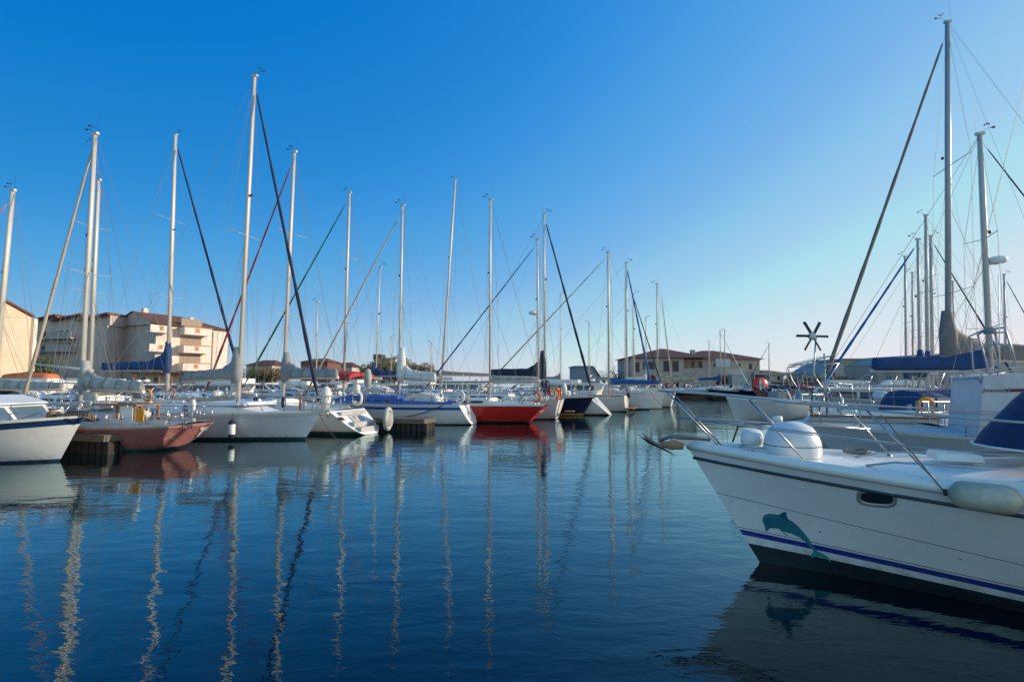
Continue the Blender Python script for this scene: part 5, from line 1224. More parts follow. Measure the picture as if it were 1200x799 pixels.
# -- shaded apartments
A, L, a = frame_of(P(28, 446, 66)[:2], P(122, 446, 66)[:2])
b = empty('apartment_building', A, a, 'shaded grey beige apartments with brown stepped mono pitch roofs and balconies', 'building')
k = L / 94.
z0_ = .95; ze = P(60, 381, 66).z; zr = P(60, 372, 66).z
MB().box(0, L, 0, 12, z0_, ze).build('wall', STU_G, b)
for i, (xa, xb, ya, yb) in enumerate([(0, 34, 379, 371), (31, 64, 377, 370), (62, 96, 377, 369)]):
    za, zb2 = P(60, ya, 66).z, P(60, yb, 66).z
    MB().prism([(xa * k, ze + .01), (xb * k, ze + .01), (xb * k, zb2), (xa * k, za - .0)], .02 + i * .03, 12 - i * .03).build('gable', STU_G, b)
    MB().prism([(xa * k - .2, za + .02), (xb * k + .1, zb2 + .02), (xb * k + .1, zb2 + .3), (xa * k - .2, za + .28)], -.5 - i * .02, 12.3).build('roof', TILE, b)
for (xa, xb, ya, yb) in [(34, 44, 386, 393), (45, 51, 386, 392), (12, 18, 387, 394), (19, 24, 387, 394), (34, 44, 401, 409), (45, 54, 400, 410), (3, 11, 388, 395), (14, 24, 402, 410)]:
    openings(b, [(xa * k, xb * k, P(60, yb, 66).z, P(60, ya, 66).z)], -.02, GLASS if (xa % 2) else GLASSL)
for (xa, xb, y1) in [(31, 60, 396), (31, 60, 411), (1, 26, 397), (1, 26, 412)]:
    z = P(60, y1, 66).z; bl_ = MB().box(xa * k, xb * k, -1.1, -.01, z - .15, z).build('balcony', STU_G, b); MB().box(xa * k, xb * k, -1.1, -1.02, z, z + .75).build('parapet', mat('balcony_shaded', (.36, .32, .30), .8), bl_)  # parapets in a darker balcony tone, shade put into the colour
MB().box(90 * k, 95 * k, 2, 4, ze, P(60, 366, 66).z).build('chimney', STU_P, b)
A, L, a = frame_of(P(122.05, 446, 66.5)[:2], P(158, 446, 71)[:2])
b = empty('apartment_building', A, a, 'low shaded connecting wing with two glass strips between the apartment blocks', 'building')
MB().box(0, L, 0, 9, .95, P(140, 380, 68).z).build('wall', STU_G, b)
openings(b, [(L * .38, L * .50, P(140, 401, 68).z, P(140, 389, 68).z), (L * .38, L * .50, P(140, 415, 68).z, P(140, 403, 68).z)], -.02, mat('pale_glass', (.30, .42, .45), .1), SHUT)
MB().lathe([(0, 0), (.5, .12), (.52, .16), (0, .05)], 12, c=(L * .75, .5, P(140, 377, 68).z), axis='y').build('satellite_dish', GREYC, b)
# -- sunlit block: facade runs away to the right
A, L, a = frame_of(P(180, 446, 66)[:2], P(265, 446, 75)[:2])
b = empty('apartment_building', A, a, 'sunlit pinkish beige apartment block with brown tiled roof and ochre balconies', 'building')
zt = P(180, 380, 66).z; DEP = 10.5; zr_ = zt + 1.9
X = lambda px: (lambda lo, hi: [(lo := (lo + hi) / 2) if px_of(A + Vector((math.cos(a), math.sin(a), 0)) * ((lo + hi) / 2) + Vector((0, 0, 6))) < px else (hi := (lo + hi) / 2) for _ in range(40)] and (lo + hi) / 2)(0, L)
MB().box(0, L, 0, DEP, .95, zt).build('wall', STU_P, b)
hx = L * .62
rf = MB(); rf.add([(-.3, -.5, zt + .02), (L + .3, -.5, zt + .02), (L + .3, DEP + .3, zt + .02), (-.3, DEP + .3, zt + .02), (-.3, DEP * .5, zt + 2.0), (hx, DEP * .5, zt + 2.0)],
   [(0, 1, 5, 4), (1, 2, 5), (2, 3, 4, 5), (3, 2, 1, 0)]); rf.build('roof', TILE, b)
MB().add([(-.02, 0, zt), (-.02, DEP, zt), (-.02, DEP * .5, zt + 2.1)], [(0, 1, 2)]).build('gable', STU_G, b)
MB().box(-.03, -.005, .1, DEP, 1, zt).build('shaded_end_wall', STU_G, b)  # gable and end wall in greyer stucco, shade put into the colour
MB().box(1.2, 1.8, DEP * .5, DEP * .5 + .6, zt + 1.6, zt + 2.6).build('chimney', STU_P, b); MB().box(hx * .95, hx * .95 + .5, 2.5, 3, zt + .8, zt + 1.7).build('chimney', STU_P, b)
fl_z = [1.2, 3.75, 6.15, 8.6]
b0, b1 = X(208), X(236)
for i, z in enumerate(fl_z):
    if i: 
        bb = MB().box(b0, b1 + .5, -1.3, -.012, z - .22, z).build('balcony', BALC, b)
        MB().box(b0, b1 + .5, -1.32, -1.22, z + .0, z + .78).build('parapet', BALC, bb); MB().box(b0, b0 + .1, -1.215, -.01, z + .0, z + .78).build('side_parapet', BALC, bb)
        MB().box(b0 + (b1 - b0) * .45, b0 + (b1 - b0) * .62, -1.35, -1.325, z + .12, z + .66).build('ochre_panel', OCH, bb)
        MB().box(b0 - .1, b1 + .7, -1.42, -1.2, z + .785, z + .87).build('handrail', OCH, bb)
    if i < 4: MB().box(b0 + .3, b1 - .1, -.03, -.012, z + .1, z + 2.05).build('loggia_painted_shadow', mat('loggia_shade_tone', (.34, .26, .21), .9), b)  # dark panel on the facade, painted shadow of the loggia
for px0, px1 in ((184, 190), (241, 246), (254, 259)):
    for zc in (3.2, 5.5, 7.9): openings(b, [(X(px0), X(px1), zc - .1, zc + 1.25)], -.02, SHUT, SHUT)
MB().box(X(248), X(248) + .15, -.12, -.01, 1, zt - .3).build('downpipe', STU_G, b)
for z in fl_z[1:3 + 1]:
    bb = MB().box(-1.35, 1.2, -1.1, -.012, z - .25, z - .05).build('balcony', BALC, b); MB().box(-1.35, 1.2, -1.12, -1.05, z - .04, z + .7).build('parapet', BALC, bb); MB().box(-.2, .25, -1.15, -1.125, z + .1, z + .6).build('ochre_panel', OCH, bb)
# low shop building in front, behind the blue sail cover boat
A, L, a = frame_of(P(160, 446, 61)[:2], P(262, 446, 63)[:2])
b = empty('shop_building', A, a, 'low beige shop front with timber posts at the foot of the apartments', 'building')
MB().box(0, L, 0, 3, .95, 3.0).build('wall', STU_Y, b); MB().box(-.3, L + .3, -.9, 3.2, 3.0, 3.22).build('roof', TILE, b)
for i in range(7): openings(b, [(L * i / 7 + .4, L * (i + 1) / 7 - .3, 1.3, 2.7)], -.02, GLASSL if i % 2 else GLASS, SHUT)
for i in range(8): MB().box(L * i / 7 - .06, L * i / 7 + .06, -.82, -.7, .95, 2.99).build('post', OCH, b)
# small houses behind trees
def house(label, px0, px1, Y, ytop, yeave, wall, roof, name='house', wins=3, D=8):
    A = P(px0, 446, Y); B_ = P(px1, 446, Y); L = B_.x - A.x; b = empty(name, (A.x, Y, 0), 0, label, 'house')
    ze = P(px0, yeave, Y).z; zr = P(px0, ytop, Y).z
    MB().box(0, L, 0, D, .9, ze).build('wall', wall, b)
    o = .35; h = MB(); h.add([(-o, -o, ze + .01), (L + o, -o, ze + .01), (L + o, D + o, ze + .01), (-o, D + o, ze + .01), (L * .25, D / 2, zr), (L * .75, D / 2, zr)], [(0, 1, 5, 4), (1, 2, 5), (2, 3, 4, 5), (3, 0, 4), (3, 2, 1, 0)]); h.build('roof', roof, b)
    for i in range(wins):
        c = L * (i + .5) / wins; openings(b, [(c - L * .09, c + L * .09, lerp(.9, ze, .45), lerp(.9, ze, .82))], -.02, GLASS, SHUT)
    return b
house('small distant house with orange lit wall behind the mast of the long white sloop', 288, 318, 95, 421, 428, STU_G, TILED)
house('small distant brick coloured house with flat roof left of the trees', 352, 383, 100, 419, 424, BRICK, TILE, wins=4)
house('tiny distant house right of the brick coloured one', 390, 412, 120, 424, 430, STU_G, TILED, wins=2)
b = house('distant flat topped building rising above the round trees', 438, 463, 150, 418.5, 420, STU_P, TILED, wins=2)
p0 = P(437, 415, 149); p1 = P(446, 421, 149); MB().box(p0.x - b.location.x, p1.x - b.location.x, -.6, 5, p1.z, p0.z).build('tower', mat('dark_tower', (.05, .045, .05), .8), b)
# grey slanted roof shed left of the port office
A = P(674, 446, 85); Z = lambda y, Y: P(600, y, Y).z
b = empty('boat_shed', (A.x, 85, 0), 0, 'blue grey shed with slanted roof left of the port office', 'shed')
w_ = P(703, 446, 85).x - A.x; MB().prism([(0, .9), (w_, .9), (w_, Z(443, 85)), (w_ * .72, Z(430, 85)), (0, Z(430, 85))], 0, 8).build('wall', mat('blue_grey_cladding', (.17, .22, .27), .6), b)
MB().prism([(-.2, Z(430, 85) + .02), (w_ * .74, Z(430, 85) + .02), (w_ + .2, Z(443, 85) + .02), (w_ + .2, Z(443, 85) + .2), (w_ * .74, Z(430, 85) + .2), (-.2, Z(430, 85) + .2)], -.2, 8.2).build('roof', GREYC, b)
quay('quay_edge', [(P(655, 446, 83).x, 83), (22.5, 83), (22.5, 100), (P(655, 446, 83).x, 100)])
# -- port office
Y0 = 90.; A = P(740.5, 446, Y0); b = empty('port_office', (A.x, Y0, 0), 0, 'two storey port office with hipped brown roof, big corner windows and burgundy awnings', 'building')
xx = lambda px, Y=Y0: P(px, 446, Y).x - A.x
zz = lambda y, Y=Y0: P(600, y, Y).z
x1 = xx(802); MB().box(0, x1, 0, 12, .95, zz(419.5)).build('wall', STU_PO, b)
o = .7; ze = zz(419); h = MB(); h.add([(-o, -o, ze), (x1 + o + 4, -o, ze), (x1 + o + 4, 12.5, ze), (-o, 12.5, ze), (xx(784), 5, zz(406.5)), (xx(789), 5, zz(406.5))], [(0, 1, 5, 4), (1, 2, 5), (2, 3, 4, 5), (3, 0, 4), (3, 2, 1, 0)]); h.build('roof', TILED, b)
Y1 = 94.; x2a, x2b = x1 + .01, xx(891, Y1)
MB().box(x2a, x2b, 4, 14, .95, zz(421, Y1)).build('wing_wall', mat('lit_office_stucco', (.44, .38, .30), .85, var=.15), b)  # warmer copy of the office stucco, sunlight put into the colour
ze = zz(421, Y1) + .02; h = MB(); h.add([(x2a - 1, 3.3, ze), (x2b + .8, 3.3, ze), (x2b + .8, 14.7, ze), (x2a - 1, 14.7, ze), (xx(835, Y1), 9, zz(409, Y1)), (xx(850, Y1), 9, zz(409, Y1))], [(0, 1, 5, 4), (1, 2, 5), (2, 3, 4, 5), (3, 0, 4), (3, 2, 1, 0)]); h.build('wing_roof', TILED, b)
MB().box(x2a + .02, xx(876), .4, 3.98, .95, zz(431.5)).build('terrace_block', STU_PO, b)
for (pa, pb, ya, yb) in [(744, 750, 424, 436), (753.5, 768, 423.5, 433), (777.5, 785, 422.5, 435.5), (788, 796, 422.5, 435.5)]:
    openings(b, [(xx(pa), xx(pb), zz(yb), zz(ya))], -.03, WDARK, mat('grey_frame', (.24, .24, .23), .5))
for (pa, pb, ya, yb) in [(811, 814, 423, 431), (819, 823.5, 423, 431), (837, 840, 425, 430), (865, 868.5, 426, 432), (878, 882, 426, 433)]:
    openings(b, [(xx(pa, Y1), xx(pb, Y1), zz(yb, Y1), zz(ya, Y1))], 3.96, WDARK, mat('grey_frame', (0, 0, 0)))
for (pa, pb, ya, yo) in [(758, 769, 439, -.02), (788, 795.5, 440, -.02), (840, 855, 439.5, .38), (861, 873, 439.5, .38)]:
    c = (xx(pa) + xx(pb)) / 2; r = (xx(pb) - xx(pa)) / 2; zc = zz(ya) - r * .9
    MB().box(c - r * .95, c + r * .95, yo - .02, yo + .0, 1.0, zc).build('doorway', GLASS, b)
    rows = [[(c + r * k2 * math.cos(math.pi * j / 10), yo - .02 - .6 * (1 - k2), zc + r * .9 * k2 * math.sin(math.pi * j / 10)) for j in range(11)] for k2 in (1, .8, .5, .02)]
    MB().grid(rows, 0, True).build('awning', MAROON, b)
MB().box(xx(840), xx(857), .2, .32, zz(429.5), zz(420.5)).build('sign_board', mat('pale_sign', (.50, .53, .56), .5), b)
for pa in (842, 855): MB().box(xx(pa) - .05, xx(pa) + .05, .22, .3, zz(431.5), zz(429.5)).build('sign_post', INOX, b)
for pa, hh in ((816, 412), (824, 408)): MB().box(xx(pa) - .35, xx(pa) + .35, 4.5, 5.3, zz(418), zz(hh)).build('chimney', STU_PO, b)
mb = MB(); mb.prism([(xx(795), 2.0), (xx(800), 2.0), (xx(820), zz(432.5)), (xx(818), zz(431))], .1, .35); mb.build('stair_parapet', STU_PO, b)
mb = MB(); mb.lathe([(0, 0), (.35, 0), (.4, 1.2), (.2, 1.8), (0, 1.9)], 8, c=(xx(779), -1.2, .95)); mb.build('red_post', REDC, b)
# low canopy right of terrace
cp_ = empty('canopy', (xx(877) + A.x, 88, 0), 0, 'low pale canopy on posts right of the port office terrace', 'canopy')
MB().box(0, 9, 0, 5, 3.2, 3.6).build('roof', STU_PO, cp_)
for i in range(4): MB().box(.2 + i * 2.8, .35 + i * 2.8, .2, .35, .95, 3.19).build('post', SHUT, cp_)
tent = empty('kiosk', (P(858, 446, 80).x, 84.2, 0), 0, 'small white glazed kiosk in front of the arched terrace', 'kiosk')
# kiosk stands on the quay edge
tent.location = (P(858, 446, 92.2).x, 92.2 - 3.0, 0)
MB().box(-1.6, 1.6, -.8, .8, .95, 3.2).build('glazing', mat('frosted_panels', (.45, .47, .47), .4), tent); MB().box(-1.8, 1.8, -1, 1, 3.2, 3.32).build('roof', PLAST, tent)
for i in range(4): MB().box(-1.62 + i * 1.05, -1.54 + i * 1.05, -.86, -.805, .95, 3.19).build('frame_post', PLAST, tent)
# awnings: pale one left of the office, dark blue pennant awning
aw = empty('awning', (P(742, 446, 64).x, 64, 0), 0, 'long beige canvas awning on poles in front of the port office left corner', 'awning')
ww = P(776, 446, 64).x - P(742, 446, 64).x
MB().add([(0, 0, P(600, 449.5, 64).z + 0), (ww, 0, P(600, 450, 64).z), (ww, 1.5, P(600, 446, 64).z), (0, 1.5, P(600, 445.5, 64).z)], [(0, 1, 2, 3)]).build('canvas', BEIGEC, aw)
for x in (.1, ww - .1): MB().tube([(x, .1, .1), (x, .1, P(600, 449.8, 64).z)], .05).build('pole', INOX, aw)
o = MB().prism([(0, 0), (3.2, -.15), (3.0, -.45), (0, -.75)], -.1, .1).build('folded_sail', NAVY); o.location = P(901, 451, 55); tag(o, 'small dark blue furled sail over the dark red boats', 'sail')
# brick wall, warehouses
b = empty('brick_wall', (P(905, 446, 70).x, 70, 0), 0, 'low red brown brick wall behind the dark red boats', 'wall')
MB().box(0, P(985, 446, 70).x - P(905, 446, 70).x, 0, .4, .95, P(600, 447.5, 70).z).build('wall', BRICK, b); MB().box(-.05, 9.4, -.06, .46, P(600, 447.5, 70).z, P(600, 447.5, 70).z + .1).build('coping', CONC, b)
def shed(label, px0, px1, Y, prof, D, wall=WALLG, lit=None, wins=()):
    A = P(px0, 446, Y); b = empty('warehouse', (A.x, Y, 0), 0, label, 'warehouse'); X_ = lambda px: P(px, 446, Y).x - A.x
    pts = [(X_(px0), .9), (X_(px1), .9)] + [(X_(p), P(600, y, Y).z) for p, y in reversed(prof)]
    MB().prism(pts, 0, D).build('wall', wall, b)
    rf = [(X_(p), P(600, y, Y).z + .02) for p, y in prof]
    mb = MB()
    for (xa, za), (xb, zb2) in zip(rf, rf[1:]):
        if abs(xb - xa) > .3: mb.prism([(xa, za), (xb, zb2), (xb, zb2 + .22), (xa, za + .22)], -.15, D + .15)
    mb.build('roof', mat('metal_roof', (.30, .27, .23), .6, var=.2), b)
    for w in wins: openings(b, [(X_(w[0]), X_(w[1]), P(600, w[3], Y).z, P(600, w[2], Y).z)], -.02, GLASS, GREYC)
    return b
shed('long flat beige warehouse at the left of the warehouse row', 991, 1030, 92, [(991, 421.5), (1030, 421.5)], 10, mat('beige_cladding', (.36, .31, .24), .8, var=.12), wins=[(1004, 1009, 426, 430), (994, 998, 432, 438)])
shed('grey beige warehouse with rising roof and sunlit tip', 1028.5, 1051, 84, [(1028.5, 429), (1050, 419.5), (1051, 424)], 12)
shed('second grey beige warehouse with rising roof', 1051.2, 1077, 82, [(1051.2, 425.5), (1076, 417.5), (1077, 423)], 12)
shed('third warehouse with rising roof behind the mast bundle', 1077.2, 1104, 80, [(1077.2, 424.5), (1104, 416)], 12, mat('warehouse_dark', (.22, .21, .20), .8))
shed('warehouse with flat top right of the taupe sail cover', 1118, 1138, 86, [(1118, 417), (1136, 415), (1138, 416)], 12)
shed('brown warehouse section at the right', 1137, 1160, 88, [(1137, 416.5), (1160, 416.5)], 12, mat('brown_cladding', (.20, .13, .10), .8))
shed('low pale warehouse at the far right edge', 1160.2, 1240, 84, [(1160.2, 421), (1180, 417), (1240, 417)], 12)
shed('pale slanted shed behind the stainless arch', 958, 990, 76, [(958, 440), (984, 425), (990, 425)], 8, mat('bluish_cladding', (.30, .33, .35), .7), wins=[(974, 979, 436, 442)])
house('small grey house right of the port office', 896, 918, 110, 433.5, 437, STU_G, TILED, wins=2)
# lamps, buoy stand
def lamp(px, Y, yt, label):
    p = P(px, 446, Y); t = empty('street_lamp', (p.x, Y, .95), 0, label, 'street lamp', 'lamps along the far quay'); hh = P(600, yt, Y).z - .95
    MB().tube([(0, 0, 0), (0, 0, hh)], [.07, .05], 8).build('pole', GREYL, t); MB().lathe([(0, .35), (.28, .3), (.3, .22), (.1, 0), (0, 0)], 10, c=(0, 0, hh)).build('lamp_head', GREYC, t)
lamp(918, 66, 441, 'quay lamp left of the brick wall, shortest of the three'); lamp(928, 66, 439, 'quay lamp in the middle in front of the brick wall'); lamp(941, 66, 438, 'quay lamp farthest right in front of the brick wall')
p = P(890.5, 451, 63); t = empty('lifebuoy_stand', (p.x, 63, 0), 0, 'round red lifebuoy locker on a post in front of the port office', 'lifebuoy stand')
MB().lathe([(0, -.12), (.95, -.12), (1.0, 0), (.95, .12), (0, .12)], 20, c=(0, 0, p.z), axis='y').build('red_disc', REDP, t); MB().box(-.12, .12, -.2, -.125, p.z - .7, p.z + .7).build('white_strip', PLAST, t); MB().tube([(0, .2, -.5), (0, .2, p.z)], .06).build('post', GREYL, t)
for i, (px, Y, yt, lb) in enumerate([(765, 88, 407, 'thin aerial on the roof left part'),]):
    pass
def pile(px, py0, py1, Y, label):
    p = P(px, 446, Y); z1 = P(px, py0, Y).z; t = empty('mooring_pile', (p.x, Y, 0), 0, label, 'mooring pile', 'wooden mooring piles')
    MB().lathe([(0, -1), (.11, -1), (.10, z1), (0, z1 + .01)], 10).build('post', mat('pile_wood', (.22, .13, .07), .8, var=.4, scale=3), t); MB().lathe([(.115, z1 - .12), (.13, z1 - .1), (.12, z1 + .03), (0, z1 + .04)], 10).build('cap', PLAST, t)
pile(909, 489, 520, 13.3, 'wooden mooring pile with pale cap just beyond the foreground yacht bow')
# wires over the far quay
o = MB().tube(arc(P(885, 432, 110), P(1010, 434, 110), .8), .02, 4).build('overhead_cable', BLACK); tag(o, 'thin overhead cable between the port office and the shed behind the wind generator', 'cable')
for px, Y, yt, lb in [(476, 118, 419, 'dark utility pole at the right of the round trees'), (336, 105, 418, 'thin utility pole with crossbar right of the small houses')]:
    p = P(px, 446, Y); t = empty('utility_pole', (p.x, Y, .9), 0, lb, 'utility pole'); hh = P(600, yt, Y).z - .9
    MB().tube([(0, 0, 0), (0, 0, hh)], .12, 6).build('pole', BLACK, t); MB().box(-.9, .9, -.05, .05, hh - .6, hh - .5).build('crossbar', BLACK, t)
# ================================================================== trees
def leafmat(name, c):
    m, nt, b = new_mat(name); g = N(nt, 'ShaderNodeObjectInfo'); f = ramp(nt, noise(nt, .9, 4), .35, .65); f2 = ramp(nt, noise(nt, 7, 2), .3, .7)
    col = mixc(nt, f, [x * .45 for x in c], c); col = mixc(nt, math_(nt, 'MULTIPLY', f2, .4), col, [x * 1.7 for x in c]); nt.links.new(col, b.inputs['Base Color']); b.inputs['Roughness'].default_value = .8; return m
LF_G = leafmat('green_leaves', (.10, .105, .03)); LF_B = leafmat('brownish_leaves', (.15, .115, .055)); LF_D = leafmat('dark_hedge_leaves', (.04, .045, .022)); BARK = mat('bark', (.07, .05, .035), .9)
def tree(x, y, h, w, m, label, seed, n=1500, trunk=.25, sparse=1.0, group=None, name='tree', zg=.9, leaf=.28):
    rn = random.Random(seed); t = empty(name, (x, y, zg), 0, label, 'tree' if name == 'tree' else name.replace('_', ' '), group)
    mb = MB(); mb.tube([(0, 0, -.1), (.1, 0, h * .3), (0, .1, h * .6)], [h * .035, h * .025, h * .012], 7); lobes = []
    for i in range(16):
        a = rn.uniform(0, 6.28); rr = rn.uniform(.1, .42) * w; zz_ = h * rn.uniform(.32, .85); c = Vector((rr * math.cos(a), rr * math.sin(a) * .8, zz_)); lobes.append((c, w * rn.uniform(.11, .2)))
        mb.tube([(0, 0, h * rn.uniform(.2, .45)), c * .6 + Vector((0, 0, h * .15)), c], [h * .014, h * .009, h * .003], 5)
    mb.build('trunk', BARK, t); cr = MB(); vs = []; fs = []
    for i in range(n):
        c, r = rn.choice(lobes); d = Vector((rn.gauss(0, 1), rn.gauss(0, 1), rn.gauss(0, .8))).normalized() * (r * rn.uniform(.55, 1.25) ** .6) * sparse; p = c + d
        s = leaf * rn.uniform(.5, 1.2); u = Vector((rn.gauss(0, 1), rn.gauss(0, 1), rn.gauss(0, 1))).normalized(); v = u.orthogonal().normalized(); k_ = len(vs)
        vs += [p - u * s * .5, p + v * s * .28, p + u * s * .5, p - v * s * .28]; fs.append((k_, k_ + 1, k_ + 2, k_ + 3))
    cr.add(vs, fs); cr.build('crown', m, t, fixn=False); return t
gp = P(425, 446, 108); 
quay('far_shore', [(P(255, 446, 90).x, 90), (P(512, 446, 90).x, 95), (P(515, 446, 90).x, 112), (P(460, 446, 160).x, 175), (P(240, 446, 160).x, 175)], .85)
for i, (px, w, yt, lb) in enumerate([(434, 5, 427, 'low round tree at the left of the tree clump'), (447, 6.5, 420, 'tallest round tree left of the middle in the clump'), (462, 6.5, 421, 'round tree in the middle of the clump'), (478, 6.5, 423, 'round tree right of the middle in the clump'), (492, 6, 427, 'brownish round tree right in the clump'), (503, 4.5, 433, 'lowest round tree at the right end of the clump')]):
    p = P(px, 446, 100 + (i % 2) * 3); tree(p.x, p.y, P(600, yt, p.y).z - .9, w * 1.1, LF_G if i < 3 else LF_B, lb, 30 + i, n=3200, group='round trees on the far shore', leaf=.42)
for i, (px, w, yt, lb) in enumerate([(300, 4, 432, 'low tree left of the mast of the long white sloop'), (312, 4.5, 429, 'low tree behind the red furled headsail'), (323, 4, 431, 'low tree under the grey boom cover'), (274, 3, 434, 'small bush at the right foot of the sunlit apartments')]):
    p = P(px, 446, 92); tree(p.x, p.y, P(600, yt, 92).z - .9, w * 1.3, LF_B, lb, 50 + i, n=1100, group='low trees on the left shore', leaf=.32)
p = P(38, 446, 62); tree(p.x, 62, P(600, 413, 62).z - .9, 5, LF_G, 'green garden bush between the yellow gable and the grey apartments', 61, n=1400)
p = P(47, 446, 63); tree(p.x, 63, P(600, 416, 63).z - .9, 4, LF_G, 'smaller green bush in front of the grey apartments', 62, n=1000)
p = P(722, 446, 96); tree(p.x, 96, P(600, 428, 96).z - .9, 6, LF_B, 'bare brown tree left of the port office', 63, n=420, leaf=.25)
p = P(736, 446, 98); tree(p.x, 98, P(600, 432, 98).z - .9, 5, LF_B, 'thin brown shrub tree against the port office left corner', 66, n=300, leaf=.22)
p = P(708, 446, 97); tree(p.x, 97, P(600, 433, 97).z - .9, 4, LF_B, 'low bare shrub beside the slanted roof shed', 67, n=260, leaf=.22)
p = P(890, 446, 91.5); tree(p.x, 91.5, P(600, 436, 91.5).z - .9, 3.2, LF_G, 'small green tree at the right end of the port office', 64, n=700)
for i in range(8):
    px = 922 + i * 10.5; p = P(px, 446, 74); tree(p.x, 74, P(600, 437.5 + (i * 37 % 5) * .8, 74).z - .9, 2.6, LF_D if i > 3 else LF_B, ['scrubby bush first from the left above the brick wall', 'scrubby bush second from the left above the brick wall', 'scrubby bush third from the left above the brick wall', 'scrubby bush fourth from the left above the brick wall', 'dark hedge bush left of the wind generator pole', 'dark hedge bush right of the wind generator pole', 'dark hedge bush under the solar panel', 'dark hedge bush at the left end of the warehouses'][i], 70 + i, n=650, name='bush', group='bushes above the brick wall', leaf=.22)
# ================================================================== water, sky, sun, camera
wm, nt, b = new_mat('harbour_water')
tc = N(nt, 'ShaderNodeTexCoord')
def wn(scale, st, det=3, rot=0.0, dist=0.0):
    mp = N(nt, 'ShaderNodeMapping'); mp.inputs['Scale'].default_value = st; mp.inputs['Rotation'].default_value = (0, 0, rot); n_ = N(nt, 'ShaderNodeTexNoise'); n_.inputs['Scale'].default_value = scale; n_.inputs['Detail'].default_value = det
    n_.inputs['Distortion'].default_value = dist; n_.inputs['Roughness'].default_value = .5
    nt.links.new(tc.outputs['Object'], mp.inputs[0]); nt.links.new(mp.outputs[0], n_.inputs['Vector']); return n_.outputs['Fac']
big = wn(.9, (.6, 1.3, 1), 2, .3); mid_ = wn(3.0, (.7, 1.5, 1), 3, -.2, .4); fine = wn(11, (.8, 1.6, 1), 3, .5)
patch = ramp(nt, wn(.12, (.5, 1.4, 1), 3), .35, .65)
amp = math_(nt, 'ADD', math_(nt, 'MULTIPLY', patch, .6), .4)
h_ = math_(nt, 'ADD', math_(nt, 'MULTIPLY', big, WATER[0]), math_(nt, 'ADD', math_(nt, 'MULTIPLY', math_(nt, 'MULTIPLY', mid_, amp), WATER[1]), math_(nt, 'MULTIPLY', math_(nt, 'MULTIPLY', fine, amp), WATER[2])))
bp2 = N(nt, 'ShaderNodeBump'); bp2.inputs['Strength'].default_value = 1.0; bp2.inputs['Distance'].default_value = 1.0; nt.links.new(h_, bp2.inputs['Height'])
b.inputs['Base Color'].default_value = (.0005, .004, .009, 1); b.inputs['Roughness'].default_value = .015; b.inputs['IOR'].default_value = 1.7
nt.links.new(bp2.outputs[0], b.inputs['Normal']); b.inputs['Specular IOR Level'].default_value = 0
gl = N(nt, 'ShaderNodeBsdfGlossy'); gl.inputs['Roughness'].default_value = .015; gl.inputs['Color'].default_value = (.80, .98, 1, 1); nt.links.new(bp2.outputs[0], gl.inputs['Normal'])
lw_ = N(nt, 'ShaderNodeLayerWeight'); lw_.inputs['Blend'].default_value = .5; nt.links.new(bp2.outputs[0], lw_.inputs['Normal'])
mx_ = N(nt, 'ShaderNodeMixShader'); nt.links.new(math_(nt, 'POWER', lw_.outputs['Facing'], 3.5), mx_.inputs[0]); nt.links.new(b.outputs[0], mx_.inputs[1]); nt.links.new(gl.outputs[0], mx_.inputs[2])
nt.links.new(mx_.outputs[0], nt.nodes['Material Output'].inputs['Surface'])
tag(MB().add([(-6000, -400, 0), (6000, -400, 0), (6000, 9000, 0), (-6000, 9000, 0)], [(0, 1, 2, 3)]).build('water', wm), kind='structure')
w = bpy.data.worlds.new('World'); scene.world = w; w.use_nodes = True; nt = w.node_tree; bg = nt.nodes['Background']
sk = N(nt, 'ShaderNodeTexSky', sky_type='NISHITA'); sk.sun_disc = False; sk.sun_elevation = R(SUN_EL); sk.sun_rotation = R(SUN_AZ)
sk.altitude = 0; sk.air_density = SKY[0]; sk.dust_density = SKY[1]; sk.ozone_density = SKY[2]
mul = N(nt, 'ShaderNodeVectorMath', operation='SCALE'); nt.links.new(sk.outputs[0], mul.inputs[0])
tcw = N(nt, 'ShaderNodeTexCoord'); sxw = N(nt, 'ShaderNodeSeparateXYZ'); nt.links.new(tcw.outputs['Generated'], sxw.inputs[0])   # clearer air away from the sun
back = N(nt, 'ShaderNodeMapRange', interpolation_type='SMOOTHSTEP'); back.inputs[1].default_value = .05; back.inputs[2].default_value = -.7; nt.links.new(sxw.outputs['Y'], back.inputs[0])   # sky behind the camera brightened, added fill for shaded hull sides
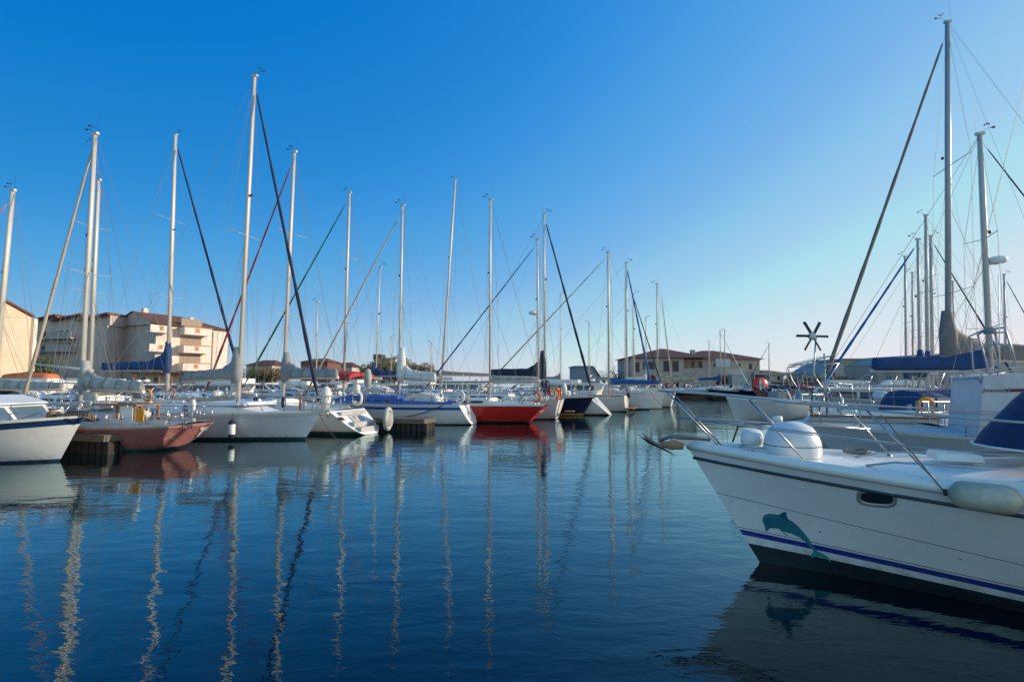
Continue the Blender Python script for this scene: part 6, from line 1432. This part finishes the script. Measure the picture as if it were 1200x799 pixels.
nt.links.new(math_(nt, 'MULTIPLY', math_(nt, 'MULTIPLY_ADD', sxw.outputs['X'], .7 * .15, .15), math_(nt, 'MULTIPLY_ADD', back.outputs[0], BACK_FILL, 1.0)), mul.inputs[3])
rc = N(nt, 'ShaderNodeRGBCurve'); nt.links.new(mul.outputs[0], rc.inputs['Color'])
for ci, pts in enumerate(SKYC):
    cv = rc.mapping.curves[ci]
    cv.points[0].location = pts[0]; cv.points[1].location = pts[-1]
    for p_ in pts[1:-1]: cv.points.new(*p_)
    for p_ in cv.points: p_.handle_type = 'VECTOR'
rc.mapping.use_clip = False; rc.mapping.extend = 'HORIZONTAL'; rc.mapping.update()
m2 = N(nt, 'ShaderNodeVectorMath', operation='SCALE'); m2.inputs[3].default_value = 1 / SKY[3]; nt.links.new(rc.outputs[0], m2.inputs[0])
tg = N(nt, 'ShaderNodeCombineXYZ'); tg.inputs[0].default_value = 1; tg.inputs[2].default_value = 1; nt.links.new(math_(nt, 'MULTIPLY_ADD', sxw.outputs['X'], -.085, 1.0), tg.inputs[1])
m3 = N(nt, 'ShaderNodeVectorMath', operation='MULTIPLY'); nt.links.new(m2.outputs[0], m3.inputs[0]); nt.links.new(tg.outputs[0], m3.inputs[1])
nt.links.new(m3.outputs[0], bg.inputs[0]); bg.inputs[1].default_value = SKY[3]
sd = bpy.data.lights.new('sun', 'SUN'); sd.energy = SUN_E; sd.angle = R(.5); sd.color = (1, .84, .64); so_ = bpy.data.objects.new('sun', sd); C.objects.link(so_)
el, az = R(SUN_EL), R(SUN_AZ); sdir = Vector((math.sin(az) * math.cos(el), math.cos(az) * math.cos(el), math.sin(el)))
so_.rotation_euler = (-sdir).to_track_quat('-Z', 'Y').to_euler(); so_.location = (30, -10, 30)
cam = bpy.data.cameras.new('camera'); co = bpy.data.objects.new('camera', cam); C.objects.link(co); co.location = (0, 0, CAMZ); co.rotation_euler = (R(90) + PITCH, 0, 0)
cam.sensor_width = 36; cam.lens = 36 * FOC / 1200; cam.clip_start = .05; cam.clip_end = 20000; scene.camera = co
scene.view_settings.view_transform = 'Standard'; scene.view_settings.look = 'None'; scene.view_settings.exposure = 0
bpy.context.view_layer.update()
